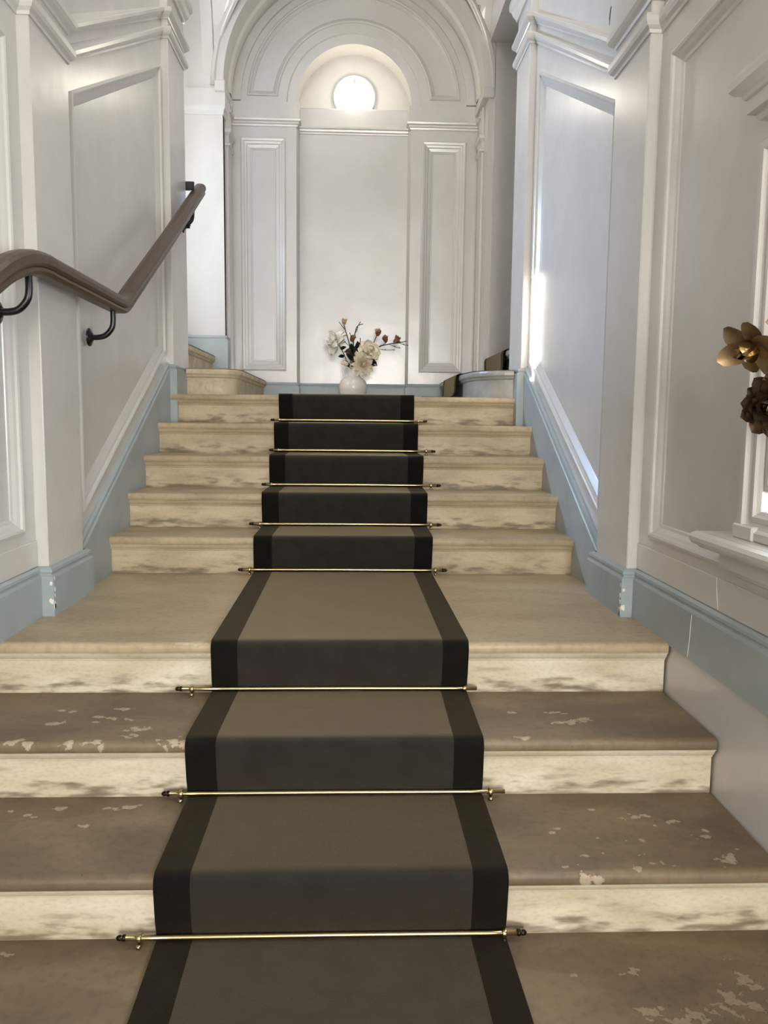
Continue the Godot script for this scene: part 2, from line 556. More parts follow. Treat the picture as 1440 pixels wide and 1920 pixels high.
func build_shell() -> void:
	var f := structure("floor", "worn brown stone floor at the foot of the stairs", "floor")
	var st := mb()
	var tx := tread_tex(1024, 512, 301, 1.2, 1.25, [[0.58, 0.13, 0.012], [0.72, 0.12, 0.022], [0.84, 0.11, 0.010], [0.97, 0.08, 0.012], [0.79, 0.04, 0.007], [0.99, 0.16, 0.045], [0.8, 0.28, 0.04], [0.72, 0.25, 0.03], [-0.8, 0.02, 0.012], [0.92, 0.23, 0.05], [-0.62, 0.3, 0.02]], Color(0.37, 0.31, 0.235), Color(0.50, 0.43, 0.335), Color(0.64, 0.58, 0.48))
	var m := mat(Color.WHITE, 0.5)
	m.albedo_texture = tx
	for q in [[-1.3, 0.0, 1.3, 0.0, 1.3, 1.2, -1.3, 1.2]]:
		var ps := [Vector3(q[0], 0, q[1] - 0.04), Vector3(q[2], 0, q[3] - 0.04), Vector3(q[4], 0, q[5]), Vector3(q[6], 0, q[7])]
		for k in [0, 1, 2, 0, 2, 3]: vtx(st, ps[k], Vector2((ps[k].x + 1.2) / 2.4, (ps[k].z + 0.05) / 1.25))
	part("worn_slab", st, m, f)
	boxed("slab", Vector3(-1.3, -0.2, -0.04), Vector3(1.3, -0.001, 7.6), M.stone, f)
	boxed("rear_slab", Vector3(-1.3, -0.04, 1.2), Vector3(1.3, 0.0, 7.6), M.stone, f)
	var lf := structure("floor_landing", "stone floor of the upper landing behind the top step", "floor")
	boxed("slab", Vector3(-1.2, 1.25, -5.75), Vector3(1.2, 8 * RISE, -3.75), M.stone, lf)
	var c := structure("ceiling", "plain white plaster ceiling above the stair hall", "ceiling")
	boxed("slab", Vector3(-3.6, 5.4, -6.2), Vector3(3.6, 5.6, -1.2), M.paint, c)
	var cs := mb()
	prism(cs, [Vector2(-1.2, 5.4), Vector2(-0.4, 4.2), Vector2(7.9, 4.2), Vector2(7.9, 4.4), Vector2(-0.4, 4.4), Vector2(-1.2, 5.6)], Vector3(-1.6, 0, 0), Vector3(0, 0, 1), Vector3.UP, Vector3.RIGHT, 3.2)
	part("sloping_vault", cs, M.paint, c)
	var lw := structure("window_2", "added glowing ceiling panel that lights the steps from above", "window")  # invented ceiling opening, added as a source for the top fill
	var lg := mb()
	for k in [-0.72, 0.68]: box(lg, Vector3(k, 5.37, -3.14), Vector3(k + 0.04, 5.4, -1.26), 0.004)
	for k in [-3.14, -1.3]: box(lg, Vector3(-0.68, 5.37, k), Vector3(0.68, 5.4, k + 0.04), 0.004)
	part("frame", lg, M.paint, lw)
	boxed("pane", Vector3(-0.68, 5.385, -3.1), Vector3(0.68, 5.395, -1.3), M.added_fill_panel, lw)
	# entrance wall behind the camera with its doorway
	var w := structure("wall_front", "plain white entrance wall with an open doorway", "wall")
	var p := [Vector2(-1.4, -0.2), Vector2(-0.35, -0.2), Vector2(-0.35, 3.3), Vector2(1.05, 3.3), Vector2(1.05, -0.2), Vector2(1.4, -0.2), Vector2(1.4, 5.5), Vector2(-1.4, 5.5)]
	st = mb()
	prism(st, p, Vector3(0, 0, 7.5), Vector3.RIGHT, Vector3.UP, Vector3.BACK, 0.3)
	part("masonry", st, M.paint, w)
	var d := structure("door_1", "open entrance doorway with a white painted frame", "door")
	st = mb()
	box(st, Vector3(-0.43, 0, 7.47), Vector3(-0.35, 3.38, 7.5), 0.006)
	box(st, Vector3(1.05, 0, 7.47), Vector3(1.13, 3.38, 7.5), 0.006)
	box(st, Vector3(-0.35, 3.3, 7.47), Vector3(1.05, 3.38, 7.5), 0.006)
	part("frame", st, M.paint, d)
	var g := structure("floor_street", "grey paving outside the entrance doorway", "floor")
	boxed("paving", Vector3(-12, -0.25, 7.8), Vector3(12, -0.05, 22), M.paving, g)

# one side wall: foreground panel, lower pilaster, sloping panel beside the upper flight, upper pilaster
func build_side(s: float) -> void:
	var left := s < 0
	var side := "left" if left else "right"
	var w := structure("wall_" + side, ("left" if left else "right") + (" panelled white stair wall carrying the wooden handrail" if left else " panelled white stair wall with the moulded window surround"), "wall")
	var U := Vector3(0, 0, 1)
	var V := Vector3.UP
	var N := Vector3(-s, 0, 0)
	var o := Vector3(s * WX, 0, 0)
	var pf := -3.44 if left else -3.37       # front of the upper pilaster
	var pk := -3.915 if left else -3.765     # its back
	var prof := [[0, 0], [0.004, 0.010], [0.014, 0.014], [0.022, 0.010], [0.026, 0.002], [0.036, -0.004], [0.048, -0.014], [0.058, -0.018], [0.062, -0.022]]
	# foreground: ring round the big panel, moulding, field
	var panel := [Vector2(-1.085, 0.883), Vector2(1.62, 0.883), Vector2(1.62, 2.63), Vector2(-1.085, 2.63)]
	var st := mb()
	ring(st, [Vector2(-1.21, -0.2), Vector2(7.55, -0.2), Vector2(7.55, 5.42), Vector2(-1.21, 5.42)], panel, o, U, V, N)
	part("wall_face", st, M.paint, w)
	st = mb()
	frame(st, panel, prof, o, U, V, N)
	part("panel_moulding", st, M.paint, w)
	st = mb()
	var inner := inset(panel, 0.062)
	if left: flat(st, inner, o - N * 0.022, U, V, N)
	else: ring(st, inner, [Vector2(-0.28, 1.0), Vector2(0.80, 1.0), Vector2(0.80, 2.08), Vector2(-0.28, 2.08)], o - N * 0.022, U, V, N)
	part("panel_field", st, M.paint, w)
	# solid wall behind the faces
	var x0 := minf(s * 1.2, s * 1.5)
	var x1 := maxf(s * 1.2, s * 1.5)
	st = mb()
	if left:
		box(st, Vector3(x0, -0.2, pk), Vector3(x1, 5.45, 7.8))
	else:
		box(st, Vector3(x0, -0.2, pk), Vector3(x1, 5.45, -0.28))
		box(st, Vector3(x0, -0.2, 0.80), Vector3(x1, 5.45, 7.8))
		box(st, Vector3(x0, -0.2, -0.28), Vector3(x1, 1.0, 0.80))
		box(st, Vector3(x0, 2.08, -0.28), Vector3(x1, 5.45, 0.80))
	part("masonry", st, M.paint, w)
	# plain string wall below the baseboard, beside the lower steps
	st = mb()
	var sx := 1.157 if not left else 1.195
	box(st, Vector3(minf(s * sx, s * 1.2), -0.1, -1.18), Vector3(maxf(s * sx, s * 1.2), 0.545, 7.5))
	part("string_wall", st, M.paint, w)
	# shallow fillet that runs below the panel
	st = mb()
	box(st, Vector3(minf(s * WX, s * (WX - 0.006)), 0.745, -1.2), Vector3(maxf(s * WX, s * (WX - 0.006)), 0.846, 7.5), 0.002)
	part("dado_band", st, M.paint, w)
	# lower pilaster
	for pil in [[-1.2, -1.597, 0.4], [pf, pk, 1.3]]:
		st = mb()
		box(st, Vector3(minf(s * PX, s * 1.22), pil[2], pil[1]), Vector3(maxf(s * PX, s * 1.22), 5.42, pil[0]), 0.004)
		part("pilaster", st, M.paint, w)
	# sloping panel beside the upper flight
	var zr := -3.385 if left else -3.25
	var bot := func(z: float) -> float: return 0.925 + 0.512 * (-1.8 - z) if left else 0.955 + 0.503 * (-1.8 - z)
	var top := func(z: float) -> float: return 2.692 + 0.484 * (-1.74 - z) if left else 2.716 + 0.486 * (-1.74 - z)
	var za := -1.70 if not left else -1.735
	var sp := [Vector2(zr, bot.call(zr)), Vector2(za, bot.call(za)), Vector2(za, top.call(za)), Vector2(zr, top.call(zr))]
	st = mb()
	ring(st, [Vector2(pf - 0.01, 0.3), Vector2(-1.58, 0.3), Vector2(-1.58, 5.42), Vector2(pf - 0.01, 5.42)], sp, o, U, V, N)
	part("sloping_wall_face", st, M.paint, w)
	st = mb()
	frame(st, sp, [[0, 0], [0.003, 0.010], [0.010, 0.014], [0.018, 0.010], [0.022, 0.0], [0.034, -0.003], [0.052, -0.012], [0.064, -0.018], [0.070, -0.022]], o, U, V, N, true)
	part("sloping_panel", st, M.paint, w)
	# cornice mouldings: level, round the pilaster, up the slope, round the upper pilaster
	var lower := [[0, 0], [0.006, 0.0], [0.008, 0.012], [0.020, 0.022], [0.026, 0.034], [0.028, 0.052], [0.024, 0.062], [0.0, 0.068]]
	var upper := [[0, 0], [0.006, 0.0], [0.010, 0.010], [0.024, 0.022], [0.034, 0.034], [0.036, 0.052], [0.030, 0.060], [0.0, 0.072]]
	var upl := 1.0 if not left else -1.0
	for k in 2:
		var y: float = [2.742, 2.855][k]
		var pts := [Vector3(s * WX, y, 7.5), Vector3(s * WX, y, -1.2), Vector3(s * PX, y, -1.2), Vector3(s * PX, y, -1.597), Vector3(s * WX, y, -1.597), Vector3(s * WX, y + 0.92, pf), Vector3(s * PX, y + 0.92, pf), Vector3(s * PX, y + 0.92, pk), Vector3(s * 1.4, y + 0.92, pk)]
		st = mb()
		run(st, pts, lower if k == 0 else upper, upl)
		part("string_course" if k == 0 else "cornice", st, M.paint, w)
	st = mb()
	run(st, [Vector3(s * WX, 3.97, pf + 0.3), Vector3(s * WX, 3.97, pf), Vector3(s * PX, 3.97, pf), Vector3(s * PX, 3.97, pk), Vector3(s * 1.4, 3.97, pk)], [[0, 0], [0.012, 0.0], [0.016, 0.02], [0.03, 0.04], [0.04, 0.07], [0.055, 0.09], [0.055, 0.13], [0.0, 0.14]], upl)
	part("capital", st, M.paint, w)
	# baseboard
	var b := structure("baseboard_" + side, "pale blue painted baseboard along the " + side + " stair wall", "baseboard")
	var bp := [[0, -0.006], [0.025, -0.006], [0.025, 0.150], [0.022, 0.156], [0.016, 0.160], [0.016, 0.166], [0.020, 0.172], [0.018, 0.182], [0.008, 0.190], [0, 0.192]]
	var yb := 3 * RISE
	st = mb()
	run(st, [Vector3(s * WX, yb, 7.5), Vector3(s * WX, yb, -1.2), Vector3(s * PX, yb, -1.2), Vector3(s * PX, yb, -1.63), Vector3(s * WX, yb, -1.63)], bp, upl)
	part("level_board", st, M.blue, b)
	st = mb()
	var sb := [[0, -0.55], [0.025, -0.55], [0.025, 0.150], [0.022, 0.156], [0.016, 0.160], [0.016, 0.166], [0.020, 0.172], [0.018, 0.182], [0.008, 0.190], [0, 0.192]]
	run(st, [Vector3(s * WX, yb + 0.01, -1.62), Vector3(s * WX, 8 * RISE + 0.012, pf + 0.005)], sb, upl)
	part("sloping_board", st, M.blue, b)
	st = mb()
	yb = 8 * RISE
	var lp := bp.duplicate(true)
	lp[0][1] = -0.25
	lp[1][1] = -0.25
	run(st, [Vector3(s * WX, yb, pf), Vector3(s * PX, yb, pf), Vector3(s * PX, yb, pk), Vector3(s * 1.35, yb, pk)], lp, upl)
	part("landing_board", st, M.blue, b)
	# knocked corners that show bare plaster, and hairline cracks
	for k in 7:
		var cy: float = [0.575, 0.592, 0.615, 0.640, 0.662, 0.682, 0.570][k]
		var cr: float = [0.013, 0.009, 0.006, 0.008, 0.006, 0.005, 0.008][k]
		if left: cy += 0.02
		st = mb()
		var face := k % 3 != 1
		var pl := []
		for i in 10:
			var a := TAU * i / 10
			pl.append(Vector2(cos(a), sin(a) * 1.5) * cr * rng.randf_range(0.6, 1.15))
		if face: prism(st, pl, Vector3(s * (PX - 0.0252), cy, -1.186), Vector3(0, 0, 1), V, N, 0.0012)
		else: prism(st, pl, Vector3(s * (PX - 0.016), cy, -1.1752), Vector3.RIGHT, V, Vector3.BACK, 0.0012)
		part("plaster_chip", st, M.plaster, b)
	if not left:
		st = mb(true)
		tube(st, curve([Vector3(1.1468, 0.70, -0.622), Vector3(1.1468, 0.65, -0.627), Vector3(1.1468, 0.60, -0.631), Vector3(1.1468, 0.553, -0.640)], 4), [0.0012], 6)
		part("board_joint", st, M.plaster, b)
		st = mb(true)
		tube(st, curve([Vector3(1.1718, 3.15, -1.848), Vector3(1.1718, 3.115, -1.861), Vector3(1.1718, 3.076, -1.864)], 4), [0.0008, 0.003, 0.003, 0.003, 0.003, 0.003, 0.002, 0.0015, 0.001], 6)
		part("wall_crack", st, M.twig, w)
		st = mb(true)
		tube(st, [Vector3(1.1658, 0.845, -0.502), Vector3(1.1658, 0.80, -0.495), Vector3(1.1658, 0.75, -0.482)], [0.001], 6)
		part("wall_joint", st, M.plaster, w)

func annulus(r0: float, r1: float, y: float, n: int) -> Array:        # the upper half ring above the height y
	var c := Vector2(BCX, SPRING)
	var a1 := asin((y - SPRING) / r1)
	var a0 := asin((y - SPRING) / r0)
	var p := arc2(c, r1, a1, PI - a1, n)
	var q := arc2(c, r0, PI - a0, a0, n)
	p.append_array(q)
	return p

func build_rear() -> void:
	var w := structure("wall_back", "white panelled rear wall of the landing with an arched niche", "wall")
	var U := Vector3.RIGHT
	var V := Vector3.UP
	var N := Vector3.BACK
	var o := Vector3(0, 0, BZ)
	var nw := 0.505                                 # half width of the niche
	var c := Vector2(BCX, SPRING)
	var st := mb()
	# piers left and right of the niche with recessed panels
	for k in [[BXL - 0.05, BCX - nw, -0.965, -0.571], [BCX + nw, BXR + 0.05, 0.631, 1.025]]:
		var pier := [Vector2(k[0], 1.4), Vector2(k[1], 1.4), Vector2(k[1], SPRING), Vector2(k[0], SPRING)]
		var pan := [Vector2(k[2], 1.755), Vector2(k[3], 1.755), Vector2(k[3], 3.772), Vector2(k[2], 3.772)]
		st = mb()
		ring(st, pier, pan, o, U, V, N)
		part("pier_face", st, M.paint, w)
		st = mb()
		frame(st, pan, [[0, 0], [0.003, 0.012], [0.012, 0.016], [0.030, 0.012], [0.034, 0.004], [0.052, 0.0], [0.058, -0.008], [0.084, -0.014], [0.090, -0.020], [0.097, -0.020], [0.100, -0.026]], o, U, V, N, true)
		part("pier_panel", st, M.paint, w)
	# lunette: plain band round the niche arch, then the curved panel, then the outer edge
	st = mb()
	var n := 40
	var strips := [[nw, -0.02], [0.585, -0.02], [0.590, 0.0], [0.655, 0.0]]
	for k in strips.size() - 1:
		var a := arc2(c, strips[k][0], 0, PI, n)
		var b := arc2(c, strips[k + 1][0], 0, PI, n)
		for i in n: quad(st, Vector3(a[i].x, a[i].y, BZ + strips[k][1]), Vector3(a[i + 1].x, a[i + 1].y, BZ + strips[k][1]), Vector3(b[i + 1].x, b[i + 1].y, BZ + strips[k + 1][1]), Vector3(b[i].x, b[i].y, BZ + strips[k + 1][1]), N)
	part("archivolt", st, M.paint, w)
	st = mb()
	var whole := annulus(0.655, 0.945, SPRING + 0.001, n)
	var pan2 := annulus(0.665, 0.935, SPRING + 0.045, n)
	ring(st, whole, pan2, o, U, V, N)
	var a3 := arc2(c, 0.945, 0, PI, n)
	var b3 := arc2(c, 0.985, 0, PI, n)
	var d3 := arc2(c, 1.16, 0, PI, n)
	for i in n:
		quad(st, Vector3(a3[i].x, a3[i].y, BZ), Vector3(a3[i + 1].x, a3[i + 1].y, BZ), Vector3(b3[i + 1].x, b3[i + 1].y, BZ), Vector3(b3[i].x, b3[i].y, BZ), N)
		quad(st, Vector3(b3[i].x, b3[i].y, BZ), Vector3(b3[i + 1].x, b3[i + 1].y, BZ), Vector3(b3[i + 1].x, b3[i + 1].y, BZ + 0.03), Vector3(b3[i].x, b3[i].y, BZ + 0.03))
		quad(st, Vector3(b3[i].x, b3[i].y, BZ + 0.03), Vector3(b3[i + 1].x, b3[i + 1].y, BZ + 0.03), Vector3(d3[i + 1].x, d3[i + 1].y, BZ + 0.03), Vector3(d3[i].x, d3[i].y, BZ + 0.03), N)
	part("lunette_face", st, M.paint, w)
	st = mb()
	frame(st, pan2, [[0, 0], [0.004, 0.012], [0.014, 0.018], [0.022, 0.014], [0.026, 0.002], [0.034, -0.004], [0.046, -0.012], [0.050, -0.018]], o, U, V, N, true)
	part("lunette_panel", st, M.paint, w)
	# impost blocks and their mouldings, wrapped into the niche and along the bay sides
	var ip := [[0, 0], [0.010, 0.0], [0.014, 0.014], [0.022, 0.020], [0.024, 0.034], [0.036, 0.042], [0.040, 0.056], [0.026, 0.058], [0.026, 0.200], [0.0, 0.202]]
	var yi := SPRING - 0.205
	for k in [[BXL, BCX - nw, 0], [BXR, BCX + nw, 1]]:
		st = mb()
		var pts := [Vector3(k[0], yi, -5.30), Vector3(k[0], yi, BZ), Vector3(k[1], yi, BZ), Vector3(k[1], yi, BZ - 0.09)]
		run(st, pts, ip, -1.0 if k[2] == 0 else 1.0)
		part("impost", st, M.paint, w)
	# niche: splayed sides, flat back, ledge, upper recess with lamp
	st = mb()
	for s in [-1.0, 1.0]:
		quad(st, Vector3(BCX + s * nw, 1.4, BZ), Vector3(BCX + s * (nw - 0.022), 1.4, BZ - 0.11), Vector3(BCX + s * (nw - 0.022), SPRING, BZ - 0.11), Vector3(BCX + s * nw, SPRING, BZ), Vector3(-s, 0, 0))
		quad(st, Vector3(BCX + s * (nw - 0.022), 3.86, BZ - 0.11), Vector3(BCX + s * (nw - 0.022), 3.86, BZ - 0.24), Vector3(BCX + s * (nw - 0.022), SPRING, BZ - 0.24), Vector3(BCX + s * (nw - 0.022), SPRING, BZ - 0.11), Vector3(-s, 0, 0))
	quad(st, Vector3(BCX - nw, 1.4, BZ - 0.11), Vector3(BCX + nw, 1.4, BZ - 0.11), Vector3(BCX + nw, 4.06, BZ - 0.11), Vector3(BCX - nw, 4.06, BZ - 0.11), N)
	quad(st, Vector3(BCX - nw, 4.06, BZ - 0.11), Vector3(BCX + nw, 4.06, BZ - 0.11), Vector3(BCX + nw, 4.075, BZ - 0.13), Vector3(BCX - nw, 4.075, BZ - 0.13), N)
	quad(st, Vector3(BCX - nw, 4.075, BZ - 0.13), Vector3(BCX + nw, 4.075, BZ - 0.13), Vector3(BCX + nw, 4.08, BZ - 0.24), Vector3(BCX - nw, 4.08, BZ - 0.24), V)
	part("niche_recess", st, M.paint, w)
	st = mb()
	var ar := arc2(c, nw, 0, PI, n)
	for i in n: quad(st, Vector3(ar[i].x, ar[i].y, BZ - 0.02), Vector3(ar[i + 1].x, ar[i + 1].y, BZ - 0.02), Vector3(ar[i + 1].x, ar[i + 1].y, BZ - 0.24), Vector3(ar[i].x, ar[i].y, BZ - 0.24), Vector3(c.x, c.y, 0) - Vector3(ar[i].x, ar[i].y, 0))
	part("arch_soffit", st, M.paint, w)
	st = mb()
	var hp := arc2(c, nw + 0.01, 0, PI, n)
	hp.append(Vector2(c.x - nw - 0.01, 4.0))
	hp.append(Vector2(c.x + nw + 0.01, 4.0))
	flat(st, hp, Vector3(0, 0, BZ - 0.24), U, V, N)
	part("niche_back", st, M.paint, w)
	st = mb()
	run(st, [Vector3(BCX - nw + 0.02, 3.845, BZ - 0.11), Vector3(BCX + nw - 0.02, 3.845, BZ - 0.11)], [[0, 0], [0.010, 0.0], [0.012, 0.012], [0.022, 0.020], [0.026, 0.034], [0.036, 0.042], [0.038, 0.056], [0.0, 0.060]], -1.0)
	part("niche_ledge", st, M.paint, w)
	boxed("masonry", Vector3(-1.6, 1.0, BZ - 0.6), Vector3(1.7, 5.45, BZ - 0.26), M.paint, w)
	# bay sides: short return walls between the flights and the rear wall
	for k in [[BXL, -1.0], [BXR, 1.0]]:
		st = mb()
		var x: float = k[0]
		box(st, Vector3(minf(x, x + k[1] * 0.4), 1.2, BZ - 0.2), Vector3(maxf(x, x + k[1] * 0.4), 5.45, -5.10 if k[1] < 0 else -5.04), 0.0)
		part("bay_side", st, M.paint, w)
		st = mb()
		var so: float = -k[1]
		box(st, Vector3(minf(x, x + so * 0.022), 1.45, -5.42), Vector3(maxf(x, x + so * 0.022), yi + 0.2, -5.22), 0.003)
		part("bay_pilaster", st, M.paint, w)
		st = mb()
		run(st, [Vector3(x, 3.60, -5.42), Vector3(x + so * 0.022, 3.60, -5.42), Vector3(x + so * 0.022, 3.60, -5.22), Vector3(x, 3.60, -5.22)], [[0, 0], [0.016, 0.006], [0.018, 0.022], [0.004, 0.030], [0.004, 0.085], [0.022, 0.110], [0.026, 0.135], [0.0, 0.140]], so)
		part("bay_capital", st, M.paint, w)
	# deep arch in front of the lunette
	var vz := -5.08
	var t := structure("trim_1", "white plaster arch band framing the lunette above the niche", "arch")
	st = mb(true)
	var rr := 1.068
	var ce := Vector2((BXL + BXR) * 0.5 - 0.01, SPRING - 0.02)
	var rim := [[rr, BZ + 0.02], [rr, BZ + 0.10], [rr - 0.018, BZ + 0.13], [rr - 0.018, BZ + 0.22], [rr, BZ + 0.25], [rr, vz + 0.05], [rr + 0.06, vz + 0.05], [rr + 0.07, vz + 0.062], [rr + 0.10, vz + 0.062], [rr + 0.11, vz + 0.05], [rr + 0.30, vz + 0.05]]
	st = mb()
	for k in rim.size() - 1:
		var a := arc2(ce, rim[k][0], 0.0, PI, 48)
		var b := arc2(ce, rim[k + 1][0], 0.0, PI, 48)
		for i in 49:
			a[i].x = clampf(a[i].x, BXL - 0.055, BXR + 0.045)
			b[i].x = clampf(b[i].x, BXL - 0.055, BXR + 0.045)
		for i in 48: quad(st, Vector3(a[i].x, a[i].y, rim[k][1]), Vector3(a[i + 1].x, a[i + 1].y, rim[k][1]), Vector3(b[i + 1].x, b[i + 1].y, rim[k + 1][1]), Vector3(b[i].x, b[i].y, rim[k + 1][1]))
	part("arch_band", st, M.paint, t)
	boxed("springer", Vector3(BXL - 0.055, SPRING - 0.10, BZ + 0.03), Vector3(ce.x - rr + 0.012, SPRING - 0.015, vz + 0.056), M.paint, t, 0.004)
	boxed("springer", Vector3(ce.x + rr - 0.012, SPRING - 0.10, BZ + 0.03), Vector3(BXR + 0.045, SPRING - 0.015, vz + 0.056), M.paint, t, 0.004)
	# groin vault above the landing
	var gv := structure("ceiling_vault", "white groin vault above the upper landing", "ceiling")
	st = mb()
	var zc := -4.46
	var rb := 0.62
	var hw := (BXR - BXL) * 0.5 + 0.06
	var y0 := SPRING - 0.03
	var ht := 1.12
	var nx := 44
	var nz := 32
	var hgt := func(x: float, z: float) -> float:
		var a := sqrt(maxf(0.0, 1.0 - pow((x - ce.x) / hw, 2))) * ht
		var b := sqrt(maxf(0.0, 1.0 - pow((z - zc) / rb, 2))) * ht
		return y0 + maxf(a, b)
	for i in nx:
		for j in nz:
			var xs := [ce.x - hw * cos(PI * i / nx), ce.x - hw * cos(PI * (i + 1) / nx)]
			var zs := [zc - rb * cos(PI * j / nz), zc - rb * cos(PI * (j + 1) / nz)]
			quad(st, Vector3(xs[0], hgt.call(xs[0], zs[0]), zs[0]), Vector3(xs[1], hgt.call(xs[1], zs[0]), zs[0]), Vector3(xs[1], hgt.call(xs[1], zs[1]), zs[1]), Vector3(xs[0], hgt.call(xs[0], zs[1]), zs[1]), Vector3.DOWN)
	part("vault_shell", st, M.paint, gv)
	# raised ribs along the groins
	for sx in [-1.0, 1.0]:
		for sz in [-1.0, 1.0]:
			var pts := []
			for i in 17:
				var a := PI * 0.5 * i / 16.0
				pts.append(Vector3(ce.x + sx * hw * cos(a), y0 + ht * sin(a) - 0.012, zc + sz * rb * cos(a)))
			st = mb(true)
			tube(st, pts, [0.028], 8)
			part("groin_rib", st, M.paint, gv)
	# walls beside the openings to the two upper flights
	var wl := structure("wall_left_rear", "bright white wall behind the left upper flight with an impost band", "wall")
	st = mb()
	var oval := []
	var rect := []
	var oc := Vector2(-2.2, 3.1)
	for i in 32:
		var side := i / 8
		var f := (i % 8) / 4.0 - 1.0
		var sq: Vector2 = [Vector2(1, f), Vector2(-f, 1), Vector2(-1, -f), Vector2(f, -1)][side]
		rect.append(oc + sq * Vector2(0.7, 1.2))
		var d := sq.normalized()
		oval.append(oc + Vector2(d.x * 0.23, d.y * 0.36))
	ring(st, rect, oval, Vector3(0, 0, -5.08), U, V, N)
	ring(st, rect, oval, Vector3(0, 0, -5.16), U, V, -N)
	for i in 32:
		var j := (i + 1) % 32
		quad(st, Vector3(oval[i].x, oval[i].y, -5.08), Vector3(oval[j].x, oval[j].y, -5.08), Vector3(oval[j].x, oval[j].y, -5.16), Vector3(oval[i].x, oval[i].y, -5.16))
	part("window_wall", st, M.paint, wl)
	st = mb()
	box(st, Vector3(-1.5, 1.2, -5.16), Vector3(BXL, 5.45, -5.08))
	box(st, Vector3(-3.4, 1.2, -5.16), Vector3(-2.9, 5.45, -5.08))
	box(st, Vector3(-2.9, 4.3, -5.16), Vector3(-1.5, 5.45, -5.08))
	box(st, Vector3(-2.9, 1.2, -5.16), Vector3(-1.5, 1.9, -5.08))
	part("wall_face", st, M.paint, wl)
	st = mb()
	run(st, [Vector3(-3.2, 3.80, -5.08), Vector3(BXL + 0.0, 3.80, -5.08), Vector3(BXL, 3.80, -5.25)], [[0, 0], [0.006, 0.0], [0.010, 0.03], [0.022, 0.05], [0.024, 0.068], [0.026, 0.20], [0.0, 0.204]], -1.0)
	part("impost_band", st, M.paint, wl)
	var wn := structure("window_1", "oval window high beside the left upper flight", "window")
	st = mb()
	frame(st, oval, [[-0.05, 0.0], [-0.045, 0.02], [-0.01, 0.024], [0.0, 0.0]], Vector3(0, 0, -5.08), U, V, N)
	part("window_frame", st, M.paint, wn)
	var bl := structure("baseboard_back", "pale blue painted baseboard around the upper landing", "baseboard")
	var bp := [[0, -0.3], [0.025, -0.3], [0.025, 0.135], [0.022, 0.141], [0.016, 0.145], [0.016, 0.151], [0.020, 0.157], [0.018, 0.167], [0.008, 0.175], [0, 0.177]]
	st = mb()
	run(st, [Vector3(-3.2, 10 * RISE, -5.08), Vector3(BXL, 10 * RISE, -5.08), Vector3(BXL, 10 * RISE, -5.22)], bp, -1.0)
	part("flight_board", st, M.blue, bl)
	var y8 := 8 * RISE
	st = mb()
	run(st, [Vector3(BXL, y8, -5.2), Vector3(BXL, y8, BZ), Vector3(BCX - nw, y8, BZ), Vector3(BCX - nw, y8, BZ - 0.11), Vector3(BCX + nw, y8, BZ - 0.11), Vector3(BCX + nw, y8, BZ), Vector3(BXR, y8, BZ), Vector3(BXR, y8, -5.1)], bp, -1.0)
	part("bay_board", st, M.blue, bl)
	var wle := structure("wall_left_end", "unseen end wall of the left upper flight, tinted tan to warm bounced light", "wall")
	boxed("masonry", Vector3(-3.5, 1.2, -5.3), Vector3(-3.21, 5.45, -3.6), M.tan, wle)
	var wln := structure("wall_left_near", "unseen near wall of the left upper flight, tinted tan to warm bounced light", "wall")
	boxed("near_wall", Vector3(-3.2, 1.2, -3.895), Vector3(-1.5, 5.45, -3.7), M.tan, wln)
	# left: arched spandrel above the opening
	var lun := structure("wall_left_arch", "white arched wall above the opening to the left upper flight", "wall")
	st = mb()
	var xo := BXL - 0.06
	for i in 32:
		var z0 := zc - rb * cos(PI * i / 32)
		var z1 := zc - rb * cos(PI * (i + 1) / 32)
		var ya: float = y0 + sqrt(maxf(0.0, 1.0 - pow((z0 - zc) / rb, 2))) * ht
		var yb: float = y0 + sqrt(maxf(0.0, 1.0 - pow((z1 - zc) / rb, 2))) * ht
		quad(st, Vector3(xo, ya, z0), Vector3(xo, yb, z1), Vector3(xo, 5.42, z1), Vector3(xo, 5.42, z0), Vector3.RIGHT)
		quad(st, Vector3(xo, ya, z0), Vector3(xo, yb, z1), Vector3(xo - 0.1, yb, z1), Vector3(xo - 0.1, ya, z0), Vector3.DOWN)
		quad(st, Vector3(xo - 0.1, ya, z0), Vector3(xo - 0.1, yb, z1), Vector3(xo - 0.1, 5.42, z1), Vector3(xo - 0.1, 5.42, z0), Vector3.LEFT)
	part("spandrel", st, M.paint, lun)
	var wr := structure("wall_right_rear", "white wall of the shaded passage to the right upper flight", "wall")
	boxed("passage_wall", Vector3(BXR + 0.05, 1.2, -5.3), Vector3(5.8, 5.0, -5.02), M.paint, wr)
	var we := structure("wall_right_end", "white end wall of the passage to the right upper flight", "wall")
	boxed("passage_end", Vector3(5.51, 1.2, -5.02), Vector3(5.7, 5.0, -3.765), M.paint, we)
	var wk := structure("wall_right_near", "white near wall of the passage to the right upper flight", "wall")
	boxed("passage_near_wall", Vector3(1.5, 1.2, -3.755), Vector3(5.7, 5.0, -3.6), M.paint, wk)
	var li := structure("trim_2", "white lintel above the opening to the right upper flight", "lintel")
	boxed("soffit", Vector3(BXR + 0.012, 4.40, -5.05), Vector3(5.7, 5.45, -3.7), M.paint, li)
	boxed("lintel_face", Vector3(BXR, 4.40, -5.05), Vector3(BXR + 0.012, 5.45, -3.75), M.paint, li)

